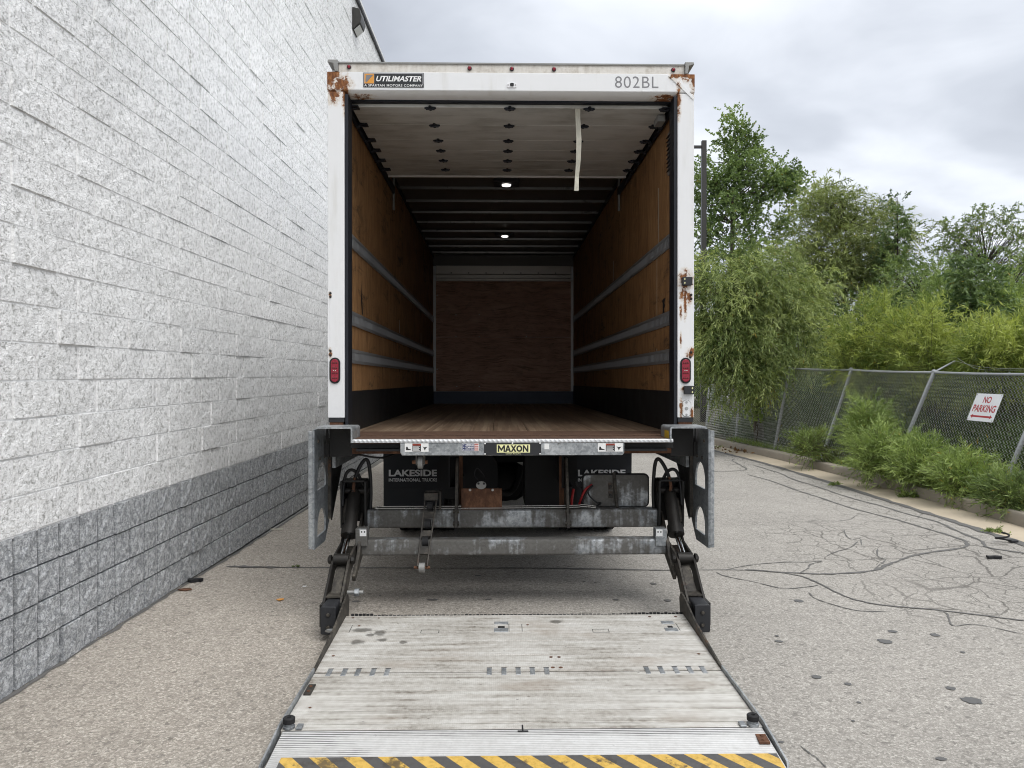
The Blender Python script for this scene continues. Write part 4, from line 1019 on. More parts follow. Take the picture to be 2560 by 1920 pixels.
for px, py in ((1212.5, 1109), (1212.5, 1135), (1281, 1108), (1350, 1108), (1350, 1134.5)):
    x, z = tp(px, py, ys_); MB().rev([(0, .0055), (-.003, .004)], (x, ys_-.0032, z), 'y', 10).build('rivet', 'print_white', pl)
def warning_label(px0, px1, py0, py1):
    w = px1-px0; o = card('warning_label', prect(px0, px1, py0, py1, ys_), ys_, 'print_white', truck, .0008)
    c0, c1 = px0+w*.32, px0+w*.68
    card('label_panel', prect(c0, c1, py0+1, py1-1, ys_), ys_-.0012, 'print_black', o, .0004)
    card('label_heading', prect(c0+.6, c1-.6, py0+1.6, py0+5.5, ys_), ys_-.0019, 'print_red', o, .0004)
    text('label_heading_text', 'WARNING', prect(c0+2.5, c1-2.5, py0+2.3, py0+4.8, ys_), ys_-.0027, 'print_black', o, 0, .01)
    for k in range(5): card('label_line', prect(c0+1.5, c1-2-3*(k % 2), py0+7+k*2.7, py0+8.1+k*2.7, ys_), ys_-.0019, 'print_white', o, .0004)
    h = py1-py0
    boot = [(.06, .42), (.12, .42), (.14, .62), (.27, .74), (.27, .80), (.05, .80)]
    MB().prism([tp(px0+w*u, py0+h*v, ys_) for u, v in boot], ys_-.0018, ys_-.0010, 'y').build('label_picture', 'print_black', o)
    foot = [(.75, .36), (.81, .48), (.95, .42), (.88, .62), (.84, .86), (.81, .62)]
    MB().prism([tp(px0+w*u, py0+h*v, ys_) for u, v in foot], ys_-.0018, ys_-.0010, 'y').build('label_picture', 'print_black', o)
warning_label(1012, 1071.5, 1108, 1129.5); warning_label(1494.5, 1557, 1107.5, 1129)
card('label_remnant', prect(1361, 1373, 1109, 1123, ys_), ys_, 'print_white', truck, .0006)
fs_ = card('flag_sticker', prect(1155, 1197, 1108, 1127.5, ys_), ys_, 'print_white', truck, .0008)
card('flag_field', prect(1156, 1186, 1109, 1126.5, ys_), ys_-.0011, 'print_navy', fs_, .0003)
for k in range(4): card('flag_stripe', prect(1186.3, 1196, 1109.2+k*4.8, 1111.8+k*4.8, ys_), ys_-.0011, 'print_red', fs_, .0003)
for k in range(3):
    x, z = tp(1159.5, 1112+k*6, ys_); pts = [(x+(.0052 if i % 2 == 0 else .0022)*math.sin(i*math.pi/5), z+(.0052 if i % 2 == 0 else .0022)*math.cos(i*math.pi/5)) for i in range(10)]
    MB().prism(pts, ys_-.0019, ys_-.0015, 'y').build('flag_star', 'print_white', fs_)
text('flag_text', 'AMERICAN', prect(1163.5, 1185, 1110, 1115, ys_), ys_-.0018, 'print_white', fs_, 0, .03)
text('flag_text', 'COMPANY', prect(1163.5, 1185, 1116.2, 1121.3, ys_), ys_-.0018, 'print_white', fs_, 0, .03)
text('flag_text', 'SAFETY FIRST', prect(1163.5, 1185, 1123, 1125.5, ys_), ys_-.0018, 'print_white', fs_, 0, .01)
# channel and rusty beam under the bed extension
for s_, px0, px1 in ((-1, 884, 1000), (1, 1562, 1676)):
    x0, x1 = tp(px0, 1120, YB+.10)[0], tp(px1, 1120, YB+.10)[0]
    z1, zm, z0 = zb0-.002, tp(900, 1121, YB+.10)[1], tp(900, 1134, YB+.22)[1]
    P(MB().box(x0-.02, x1+.02, YB+.09, YB+.16, zm, z1), 'bed_channel', 'dark_steel', bev=.004)
    P(MB().box(x0-.03, x1+.03, YB+.20, YB+.34, z0, zm-.002), 'bed_beam', 'rusty_steel', bev=.004)
P(MB().box(-1.05, 1.05, YB+.031, YB+.36, zb0-.06, zb0-.045), 'bed_underside', 'chassis_black')

# corner brackets (open channels), backing plates and arched side plates
for s_ in (-1, 1):
    xo, xi = (tp(791, 1070, YB)[0], tp(881, 1070, YB)[0]) if s_ < 0 else (tp(1767, 1070, YB)[0], tp(1675, 1070, YB)[0])
    ztp = tp(835, 1068, YB)[1]; th = .011; r = .018
    ysg = 1 if s_ > 0 else -1
    # profile in (x,z): top plate and inner leg with a rounded corner
    xin = xi-s_*0.0; outer = [(xo, ztp)]+[(xin+s_*r-s_*r*math.sin(rad(k*15)), ztp-r+r*math.cos(rad(k*15))) for k in range(7)]+[(xin, zb0)]
    r2 = r-th; inner = [(xin+s_*th, zb0)]+[(xin+s_*r-s_*r2*math.sin(rad(90-k*15)), ztp-r+r2*math.cos(rad(90-k*15))) for k in range(7)]+[(xo, ztp-th)]
    mb = MB(); mb.prism(outer+inner, YB, -.012, 'y'); br = P(mb, 'corner_bracket', 'galv_clean', smooth=True)
    xa_, xb_ = xin-s_*.0015, xin-s_*.003
    MB().box(min(xa_, xb_), max(xa_, xb_), YB+.03, YB+.16, zb0+.02, ztp-.03).build('reflective_tape', 'yellow_tape' if s_ > 0 else 'cast_grey', br)
    # dark back plates inside the bracket
    x0, x1 = (tp(823, 1100, -.01)[0], tp(882, 1100, -.01)[0]) if s_ < 0 else (tp(1675, 1100, -.01)[0], tp(1734, 1100, -.01)[0])
    zbb = tp(840, 1142, -.01)[1]
    P(MB().prism(rrect(x0, x1, zbb, ztp-.012, .012), -.012, .006, 'y'), 'backing_plate', 'dark_steel', bev=.003)
    xs_ = x0 if s_ < 0 else x1
    P(MB().box(min(xo, xs_)+.012*(s_ < 0), max(xo, xs_)-.012*(s_ > 0), -.06, -.03, zbb+.1, ztp-.013), 'gusset', 'dark_steel')
    P(MB().box(min(xo+s_*.01, xs_), max(xo+s_*.01, xs_), -.02, .02, zbb+.0, zbb+.099), 'gusset', 'dark_steel')
    XP = 1.327*s_
    def arch(y0, y1, z0, z1):
        ym = (y0+y1)/2; zc = z1-(y1-y0)*.5
        return [(y0, z0), (y1, z0)]+arc(ym, zc, (y1-y0)/2, 0, 180, 10)
    outer = [(-.30, 1.285), (.15, 1.285), (.15, .600), (.02, .478), (-.30, .484)]
    mb = MB(); mb.prism(outer, XP-.006, XP+.006, 'x', holes=[arch(-.215, .045, .868, 1.045), arch(-.215, .045, .552, .730)])
    sp = P(mb, 'side_plate', 'galv_plate', bev=0)
    MB().box(min(XP+s_*.0065, XP+s_*.034), max(XP+s_*.0065, XP+s_*.034), YB-.001, YB+.010, .488, 1.275).build('plate_flange', 'galv_clean', sp, bev=.002)
    MB().prism([(.16, 1.20), (.62, 1.20), (.62, 1.02), (.50, .93), (.165, .60)], XP-.004-s_*.02, XP+.004-s_*.02, 'x').build('plate_brace', 'dark_steel', sp)
    MB().box(min(XP-s_*.007, XP-s_*.03), max(XP-s_*.007, XP-s_*.03), .10, .11, .62, 1.20).build('plate_rib', 'arm_steel', sp)
    for yy, zz in ((-.2, 1.2), (-.15, 1.08), (-.02, 1.08)): MB().rev([(0, .012), (-.008*s_, .010)], (XP-s_*.0065, yy, zz), 'x', 8).build('bolt', 'arm_steel', sp)

# cross tubes
def tube_px(name, px0, px1, py0, py1, y, mat):
    a = tp(px0, py0, y); b = tp(px1, py1, y); h = a[1]-b[1]
    mb = MB(); mb.prism([(y+u, b[1]+v) for u, v in rrect(0, h, 0, h, .018, 4)], a[0], b[0], 'x'); return P(mb, name, mat, smooth=True), a, b, h
ut, ua, ub, uh = tube_px('main_tube', 912, 1645, 1275, 1318.5, .22, 'galv_dirty')
lt, la, lb, lh = tube_px('lower_tube', 900, 1668, 1350, 1387, -.02, 'galv_dirty')
# hydraulic line pairs on top of the main tube
for k, dz in enumerate((.008, .020)):
    pts = [(tp(945, 1272, .24)[0], .235+k*.012, ua[1]+.004), (tp(960, 1267, .24)[0], .235+k*.012, ua[1]+dz), (tp(1200, 1267, .24)[0], .235+k*.012, ua[1]+dz), (tp(1425, 1267, .24)[0], .235+k*.012, ua[1]+dz+.004), (tp(1455, 1262, .24)[0], .235+k*.012, ua[1]+dz+.010), (tp(1490, 1264, .24)[0], .235, ua[1]+dz)]
    P(MB().tube(spline(pts, 5), .0042, 8), 'hydraulic_line', 'tube_steel', smooth=True)

for s_ in (-1, 1):
    X = 1.163*s_+.012
    pv = (.30, .60); sh = (-.50, .17)
    # lift arm: inner and outer flat bars, pivot to shackle
    for dx in (-.054, .054):
        x = X+dx
        mb = MB(); mb.prism([(.36, .56), (.34, .64), (.24, .64), (.02, .47), (-.22, .43), (-.30, .40), (-.56, .20), (-.56, .12), (-.46, .13), (-.24, .32), (.04, .40), (.26, .54)], x-.008, x+.008, 'x')
        P(mb, 'lift_arm', 'arm_steel' if dx*s_ < 0 else 'greasy_steel', bev=.003)
    mb = MB(); mb.hexa([(X-.030, -.24, .35), (X+.030, -.24, .35), (X+.034, -.52, .15), (X-.034, -.52, .15), (X-.030, -.25, .368), (X+.030, -.25, .368), (X+.034, -.53, .168), (X-.034, -.53, .168)])
    P(mb, 'arm_web', 'arm_steel', bev=.003)
    mb = MB(); mb.hexa([(X-.040, .04, .42), (X+.040, .04, .42), (X+.040, -.22, .345), (X-.040, -.22, .345), (X-.040, .04, .435), (X+.040, .04, .435), (X+.040, -.22, .36), (X-.040, -.22, .36)])
    P(mb, 'arm_web', 'arm_steel')
    # hydraulic cylinder with rod
    c0 = Vector((X, .235, .80)); c1 = Vector((X, .005, .515)); r1 = Vector((X, -.235, .412)); d = (c1-c0).normalized()
    cy = P(MB().tube([c0-d*.01, c0+d*.02, c0+d*.05, c1-d*.075, c1-d*.07, c1], [.03, .042, .047, .047, .058, .058], 20), 'lift_cylinder', 'greasy_steel', smooth=True)
    MB().cyl(c1-d*.01, r1, .019, 14).build('piston_rod', 'chrome', cy, smooth=True)
    MB().tube([c0+Vector((s_*.045, -.02, -.06)), c0+Vector((s_*.05, -.06, -.13)), c0+Vector((s_*.05, -.11, -.21))], [.022, .026, .02], 10).build('port_block', 'arm_steel', cy, smooth=True)
    cl = P(MB().cyl((X-.05, -.245, .405), (X+.05, -.245, .405), .040, 18), 'clevis', 'greasy_steel', smooth=True)
    for dx in (-1, 1): MB().rev([(0, .034), (dx*.018, .030), (dx*.026, .014)], (X+dx*.067, -.245, .405), 'x', 8).build('pin_head', 'greasy_steel', cl)
    # pivot bracket at the end of the main tube
    for dx in (-.085, .088):
        P(MB().prism([(.16, .88), (.38, .88), (.42, .54), (.30, .50), (.17, .54)], X+dx-.008, X+dx+.008, 'x'), 'pivot_plate', 'dark_steel', bev=.003)
    P(MB().box(X-.076, X+.079, .33, .345, .56, .86), 'pivot_back', 'dark_steel')
    P(MB().cyl((X-.10, .24, .80), (X+.105, .24, .80), .024, 12), 'pivot_pin', 'greasy_steel')
    P(MB().box(X-.077, X+.08, .18, .33, .872, .884), 'pivot_cap', 'dark_steel')
    # stop block with sticker on the lower tube
    px0, px1 = (888, 918) if s_ < 0 else (1639, 1668)
    a = tp(px0, 1322, -.04); b = tp(px1, 1366, -.04)
    sb_ = P(MB().box(a[0], b[0], -.04, .05, b[1], a[1]), 'stop_block', 'galv_dirty', bev=.006)
    w = b[0]-a[0]; xs0 = a[0]+w*(.38 if s_ < 0 else .05)
    MB().box(xs0, xs0+w*.55, -.0415, -.0402, a[1]-.052, a[1]-.006).build('sticker', 'print_white', sb_)
    for k in (0, 1): MB().rev([(0, .006), (-.001, .005)], (xs0+w*(.16+.24*k), -.0416, a[1]-.022), 'y', 8).build('sticker_dot', 'print_black', sb_)
    # bracket from the lower tube down to the arm
    xe = la[0] if s_ < 0 else lb[0]
    P(MB().prism([(.07, .39), (.07, .50), (-.03, .50), (-.10, .40), (-.27, .30), (-.25, .26), (-.08, .33)], xe-.012+s_*.0, xe+.012, 'x'), 'tube_bracket', 'arm_steel', bev=.004)
    # hoses
    h1 = spline([(X-s_*.105, .27, .62), (X-s_*.112, .27, .80), (X-s_*.10, .27, .98), (X-s_*.075, .26, 1.03), (X-s_*.03, .25, .97), (X-s_*.0, .22, .88), (X+s_*.005, .18, .80)], 6)
    P(MB().tube(h1, .0135, 10), 'hydraulic_hose', 'hose', smooth=True)
    h2 = spline([(X-s_*.055, .27, .84), (X-s_*.015, .25, .93), (X+s_*.03, .24, .955), (X+s_*.065, .23, .92), (X+s_*.078, .20, .82), (X+s_*.075, .16, .70)], 6)
    P(MB().tube(h2, .012, 10), 'hydraulic_hose', 'hose', smooth=True)
    P(MB().tube([(X+s_*.003, .185, .80), (X+s_*.002, .19, .83), (X, .20, .865), (X-s_*.004, .215, .90)], [.016, .013, .010, .011], 8), 'hose_fitting', 'rusty_steel', smooth=True)
    # hinge block at the platform
    x0, x1 = X-.048, X+.058
    hb = P(MB().prism(rrect(x0+.004, x1-.004, .040, .215, .014), -.685, -.50, 'y'), 'hinge_block', 'black_plastic', bev=.006)
    MB().box(x0-.02, x1+.02, -.60, -.46, .06, .20).build('hinge_core', 'dark_steel', hb)
    for zz in (.165, .088):
        MB().rev([(0, .016), (-.004, .015)], ((x0+x1)/2, -.686, zz), 'y', 14).build('bolt_recess', 'print_black', hb)
        MB().rev([(0, .011), (-.003, .009)], ((x0+x1)/2, -.6905, zz), 'y', 12).build('bolt', 'arm_steel', hb)
    MB().box(x0-.005, x1+.005, -.52, -.42, .222, .232).build('block_cover', 'arm_steel', hb)

# opener arm with rollers, left of centre
xo_ = tp(1066, 1320, .1)[0]
oa = None
A0, A1 = Vector((xo_+.03, .20, .79)), Vector((xo_-.012, -.10, .315))
dd = (A1-A0)
mb = MB()
for s_ in (-1, 1): mb.bar(A0+Vector((s_*.042, 0, 0)), A1+Vector((s_*.032, 0, 0)), .010, .06, up=(0, 1, .6))
for t in (.0, .30, .55, .78): mb.bar(A0+dd*t+Vector((-.04, -.022, 0)), A0+dd*t+Vector((.04, -.022, 0)), .008, .045, up=dd.normalized())
oa = P(mb, 'opener_arm', 'arm_steel', bev=.002)
MB().box(A0.x-.05, A0.x+.05, .12, .26, .745, .80).build('arm_head', 'arm_steel', oa, bev=.004)
MB().bar((A0.x+.062, .25, .80), (A0.x+.055, .27, .55), .012, .07, up=(0, 1, 0)).build('arm_brace', 'arm_steel', oa)
for t in (.18, .43, .66, 1.0):
    c = A0+dd*t; MB().rev([(-.022, .020), (-.020, .034), (.020, .034), (.022, .020)], (c.x, c.y-.005, c.z), 'x', 18).build('roller', 'rubber' if t < .9 else 'cast_grey', oa, smooth=True)
MB().cyl((A1.x-.055, A1.y, A1.z), (A1.x+.055, A1.y, A1.z), .010, 10).build('axle_pin', 'rusty_steel', oa)
# guide roller under the sill
x, z = tp(1052, 1150, YB+.12)
gr = P(MB().rev([(-.018, .022), (-.016, .045), (.016, .045), (.018, .022)], (x, YB+.10, z-.012), 'x', 20), 'guide_roller', 'cast_grey', smooth=True)
for s_ in (-1, 1): MB().box(x+s_*.026-.004, x+s_*.026+.004, YB+.07, YB+.13, z-.03, z+.06).build('roller_cheek', 'galv_dirty', gr)
MB().cyl((x-.055, YB+.10, z-.012), (x+.048, YB+.10, z-.012), .013, 8).build('roller_pin', 'rusty_steel', gr)

# hangers, rusty plate with lamp, pump cover, cables
for px in (1140.5, 1420):
    x = tp(px, 1250, .18)[0]
    z1 = tp(px, 1150, .18)[1]; z0 = tp(px, 1318, .18)[1]
    P(MB().prism([(.14, z0), (.40, z0), (.42, z1), (.30, z1), (.20, z0+.25)], x-.010, x+.010, 'x'), 'tube_hanger', 'arm_steel', bev=.002)
    for zz in (z0+.03, z0+.12):
        for s_ in (-1, 1): P(MB().rev([(0, .017), (s_*.012, .017), (s_*.013, .008)], (x+s_*.0105, .165, zz), 'x', 6), 'hanger_bolt', 'arm_steel')
for px0, px1 in ((1142, 1157), (1398, 1413)):
    r = prect(px0, px1, 1141, 1262, .42); P(MB().box(r[0], r[1], .42, .43, r[2], r[3]), 'frame_bracket', 'rusty_steel')
r = prect(1153, 1255, 1221, 1271, .235); rp = P(MB().box(r[0], r[1], .235, .245, r[2]-.01, r[3]), 'plate_holder', 'rusty_steel', bev=.003)
for px, py in ((1175, 1225), (1231.5, 1225)):
    x, z = tp(px, py, .23); MB().rev([(0, .011), (-.006, .009)], (x, .2345, z), 'y', 6).build('bolt', 'bolt_steel', rp)
x, z = tp(1203, 1213, .225); lp = P(MB().prism(arc(x, z, .038, 0, 360, 20, .030)[:-1], .222, .234, 'y'), 'licence_lamp', 'cast_grey', bev=.003)
for s_ in (-1, 1): MB().rev([(0, .009), (-.006, .007)], (x+s_*.02, .2215, z+.012), 'y', 8).build('screw', 'print_black', lp)
P(MB().tube(spline([(x-.02, .24, z+.03), (x-.05, .26, z+.07), (x-.03, .27, z+.12), (x+.02, .28, z+.06), (x+.03, .25, z+.01)], 6), .003, 6), 'lamp_wire', 'hose')
r = prect(1455, 1623, 1184, 1268, .34)
pc = P(MB().prism(rrect(r[0], r[1], r[2], r[3], .035, 6), .34, .38, 'y'), 'pump_cover', 'rubber', bev=.006)
MB().prism(rrect(r[0]+.010, r[1]-.010, r[2]+.008, r[3]-.010, .03, 6), .334, .341, 'y').build('cover_plate', 'galv_dirty', pc, bev=.004)
x, z = tp(1536, 1225, .33); MB().tube([(x-.003, .328, r[3]+.012), (x, .325, r[3]-.05), (x+.006, .318, r[3]-.13), (x+.014, .29, r[2]+.01), (x+.014, .24, r[2]-.03)], .012, 8).build('cover_strap', 'arm_steel', pc)
for zz in (.03, -.035): MB().box(x-.045, x-.012, .326, .3335, z+zz-.025, z+zz+.025).build('cover_lug', 'arm_steel', pc)
for zz in (.028, -.037): MB().rev([(0, .012), (-.008, .010)], (x-.03, .3255, z+zz), 'y', 8).build('cover_bolt', 'dark_steel', pc)
def cable(pts, y, mat, r, name='cable'):
    q = [(*[tp(px, py, y+dy)[0]], y+dy, tp(px, py, y+dy)[1]) for px, py, dy in pts]; P(MB().tube(spline(q, 6), r, 8), name, mat, smooth=True)
cable([(1480, 1212, 0), (1464, 1224, -.02), (1456, 1240, -.02), (1448, 1262, 0)], .31, 'cable_red', .010)
cable([(1482, 1214, 0), (1470, 1226, -.02), (1460, 1244, -.02), (1452, 1266, 0)], .30, 'hose', .009)
cable([(1468, 1222, 0), (1474, 1240, -.02), (1492, 1256, -.02), (1502, 1258, 0), (1488, 1268, 0)], .30, 'hose', .006)
cable([(1434, 1222, 0), (1430, 1245, 0), (1429, 1262, 0)], .30, 'cable_red', .010)
cable([(1440, 1205, 0), (1445, 1216, 0), (1462, 1220, 0), (1472, 1212, 0)], .36, 'hose', .006)
cable([(880, 1136, 0), (900, 1137, 0), (925, 1142, .02), (945, 1144, .05), (965, 1143, .1), (1000, 1130, .2)], -.05, 'hose', .007, 'bed_cable')
# stop bolt sticking out of the left arm
x, z = tp(868, 1481, -.42); sb2 = P(MB().cyl((x, -.42, z), (x+.105, -.42, z), .013, 12), 'stop_bolt', 'cast_grey', smooth=True)
MB().rev([(.048, .024), (.050, .026), (.076, .026), (.078, .024)], (x, -.42, z), 'x', 6).build('nut', 'galv_clean', sb2)

# ---- platform on the ground
PX0, PX1 = -1.056, 1.084
def slab(name, mat, y0, y1, parent, x0=PX0, x1=PX1, th=.03, g=.0012, lift=0.0, bev=.0015):
    a, b = y0+g, y1-g
    z = lambda y: plat_z(y)+lift
    return MB().hexa([(x0, a, z(a)-th), (x1, a, z(a)-th), (x1, b, z(b)-th), (x0, b, z(b)-th), (x0, a, z(a)), (x1, a, z(a)), (x1, b, z(b)), (x0, b, z(b))]).build(name, mat, parent, bev=bev)
lp_ = P(MB().hexa([(PX0+.02, -2.05, plat_z(-2.05)-.066), (PX1-.02, -2.05, plat_z(-2.05)-.066), (PX1-.02, -.60, .012), (PX0+.02, -.60, .012), (PX0+.02, -2.05, plat_z(-2.05)-.032), (PX1-.02, -2.05, plat_z(-2.05)-.032), (PX1-.02, -.60, plat_z(-.60)-.032), (PX0+.02, -.60, plat_z(-.60)-.032)]), 'lift_platform', 'dark_steel')
lines = [-.575, -.735, -.862, -1.0, -1.2, -1.415]
lines2 = [-1.425, -1.65, -1.87, -2.0, -2.055]
for L in (lines, lines2):
    for b, a in zip(L, L[1:]): slab('deck_plank', 'platform_alu', a, b, lp_, g=.0028)
slab('ramp', 'ramp_alu', -2.56, -2.0575, lp_, PX0+.012, PX1-.006, .012)
PLAT_STRIPE = PLAT(1280, 1890)[1]
slab('hazard_stripe', 'hazard_tape', -2.54, PLAT_STRIPE, lp_, PX0+.06, PX1-.012, .0012, 0, .0016, 0)
# dark rubber strip with tuft at the deck's truck edge
mb = MB(); rg = random.Random(5)
x = PX0+.03
while x < PX1-.02:
    h = rg.uniform(.008, .014) if (x < -.9 or x > .74) else rg.uniform(.003, .006)
    mb.box(x, x+.018, -.573, -.560, plat_z(-.58)-.03, plat_z(-.58)+h-.004); x += .024
mb.build('deck_seal', 'rubber', lp_, kind='stuff')
# hinge knuckles let into the joint
for px in (820.7, 858, 892, 930, 965.5, 1223, 1260, 1296, 1332, 1368, 1623, 1659, 1696.5, 1732, 1766):
    x, _y = PLAT(px, 1686); sk = .35*(px-1280)/1280*0
    slab('hinge_knuckle', 'galv_clean', -1.46, -1.375, lp_, x-.013, x+.013, .02, 0, .0022, .002)
    slab('hinge_slot', 'print_black', -1.374, -1.368, lp_, x-.014, x+.014, .01, 0, .0012, 0)
# latches, pockets, seams on the first planks
for px0, px1, py0, py1, mat in ((1236, 1271, 1555, 1561, 'galv_clean'), (1235, 1271, 1571, 1580, 'galv_clean'), (1245, 1262, 1566, 1570, 'dark_steel'), (1651, 1686, 1553, 1560, 'galv_clean'), (1660, 1697, 1570, 1578, 'galv_clean'), (1668, 1683, 1565, 1569, 'dark_steel')):
    x0, y1 = PLAT(px0, py0); x1, y0 = PLAT(px1, py1); slab('latch', mat, y0, y1, lp_, x0, x1, .01, 0, .003, .002)
for px0, px1, py0, py1 in ((1053, 1097, 1575, 1583), (1480, 1524, 1573, 1581)):
    x0, y1 = PLAT(px0, py0); x1, y0 = PLAT(px1, py1)
    for q in ((x0, x1, y1-.003, y1), (x0, x1, y0, y0+.002), (x0, x0+.003, y0, y1), (x1-.003, x1, y0, y1)): slab('pocket_edge', 'dark_steel', q[2], q[3], lp_, q[0], q[1], .01, 0, .0012, 0)
for px, in ((878,), (1272.5,), (1305,), (1696.5,)):
    x, _ = PLAT(px, 1570); slab('plank_cut', 'print_black', -.858, -.740, lp_, x-.0015, x+.0015, .01, 0, .0012, 0)
for px, py, w in ((898, 1565, 6), (1319, 1562.5, 6), (833, 1640, 7), (1377.5, 1643, 8), (1397.5, 1643, 8), (1382, 1669, 9), (1402, 1669, 9), (1747, 1635, 8), (775, 1769.5, 7), (882, 1545, 6), (947, 1545.5, 5), (1624, 1542, 7), (1689, 1542, 7)):
    x, y = PLAT(px, py); sc = F_PX/(5.457+y); r = w*.55/sc
    MB().prism([(x+r*math.cos(k*math.pi/6), y+r*math.sin(k*math.pi/6)) for k in range(12)], plat_z(y)+.0006, plat_z(y)+.0022, 'z').build('rivet', 'rusty_steel', lp_)
x, y = PLAT(822.5, 1576.5); MB().rev([(0, .034), (.003, .032), (.004, .02), (.002, .004)], (x+.01, y, plat_z(y)-.001), 'z', 18).build('plug', 'galv_dirty', lp_)
# side skirts
for s_ in (-1, 1):
    xe = PX0-.007 if s_ < 0 else PX1+.007
    mb = MB(); mb.prism([(-.50, .045), (-.46, .20), (-.50, .245), (-.58, .235), (-.72, .20), (-.86, .165), (-1.0, .145), (-1.40, plat_z(-1.4)+.012), (-1.40, .03)], xe-.006, xe+.006, 'x'); mb.build('side_skirt', 'arm_steel', lp_, bev=.002)
    mb = MB(); mb.prism([(-1.405, .03), (-1.405, plat_z(-1.4)+.020), (-2.05, plat_z(-2.05)+.024), (-2.10, plat_z(-2.1)+.020), (-2.33, plat_z(-2.33)+.012), (-2.34, .02), (-2.05, .02)], xe-.004, xe+.004, 'x'); mb.build('edge_rail', 'galv_clean', lp_)
for px, py in ((722.5, 1808), (1882, 1801)):
    x, y = PLAT(px, py+12); z = plat_z(y)
    o = MB().rev([(0, .026), (.010, .027), (.012, .022), (.030, .022)], (x, y, z), 'z', 18).build('bumper_seat', 'galv_clean', lp_, smooth=True)
    MB().rev([(.022, .022), (.024, .026), (.045, .027), (.049, .023), (.048, .010), (.040, .008)], (x, y, z), 'z', 20).build('rubber_bumper', 'rubber', lp_, smooth=True)
    sx = 1 if px < 1280 else -1; slab('tab', 'galv_clean', y-.025, y+.02, lp_, min(x+sx*.034, x+sx*.062), max(x+sx*.034, x+sx*.062), .01, 0, .012, .003)
for q, mat in ((((758, 1739), (776, 1739), (790, 1713), (772, 1713)), 'arm_steel'), (((1899, 1862), (1926, 1862), (1913, 1836), (1888, 1836)), 'rusty_steel')):
    pts = [PLAT(*p) for p in q]; y = sum(p[1] for p in pts)/4
    MB().prism(pts, plat_z(y)-.002, plat_z(y)+.007, 'z').build('bolt_plate', mat, lp_)
    for k in (0, 2):
        xx = (pts[k][0]+pts[k+1][0])/2; yy = (pts[k][1]*.75+pts[2-k][1]*.25)
        MB().rev([(0, .009), (.005, .007)], (xx, yy, plat_z(y)+.0072), 'z', 8).build('bolt', 'rusty_steel', lp_)
# T mark (release slot) on the ramp joint
for q in ((1304, 1309, 1813, 1829), (1294, 1321, 1827, 1830)):
    x0, y1 = PLAT(q[0], q[2]); x1, y0 = PLAT(q[1], q[3]); slab('release_slot', 'print_black', y0, y1, lp_, x0, x1, .008, 0, .0022, 0)
# ------------------------------------------------------------ chain link fence, sign, lamp post
fence = empty('chain_link_fence', 'galvanised chain link fence leaning back behind the kerb', 'fence', (5.6, 12, 0))
def fb(mb, name, mat, **k):
    mb.v = [(x-5.6, y-12, z) for x, y, z in mb.v]; return mb.build(name, mat, fence, **k)
KB = off(0.82)
def kb(y): return at_line(KB, y)
posts = []      # (base, top)
for bpx, bpy_, tpx, tpy in ((2490, 1237, 2625, 936), (2222, 1181, 2335, 931), (2047, 1151, 2128, 925), (1933, 1125, 1974, 921), (1838.5, 1101, 1856, 915)):
    b = gpt(bpx, bpy_, .14); t = wp(tpx, tpy, b.y); posts.append((Vector((b.x, b.y, gz(b.y)+.02)), t))
d0 = posts[0][0]-posts[1][0]
for k in (1, 2):
    p = kb(posts[0][0].y-2.2*k); b = Vector((posts[0][0].x+.12*k, p.y, .02)); posts.insert(0, (b, b+(posts[k-1][1]-posts[k-1][0])))
pf = wp(1763.7, 1061, 22.0); pt = wp(1777, 903, 22.0)
posts.append((Vector((pf.x, 22.0, gz(22)-.05)), Vector((pt.x, 22.0, pt.z))))
posts.append((Vector((2.9, 23.3, gz(23.3)-.05)), Vector((2.95, 23.3, 1.98))))
TOPZ = {}
for i, (b, t) in enumerate(posts):
    d = (t-b).normalized(); fb(MB().tube([b, b.lerp(t, .5)+Vector((.0, 0, 0)), t+d*.02], .030, 12), 'post', 'fence_galv', smooth=True)
    fb(MB().rev([(0, .036), (.03, .036), (.045, .02), (.047, .005)], (t.x, t.y, t.z), 'z', 12), 'post_cap', 'fence_galv', smooth=True)
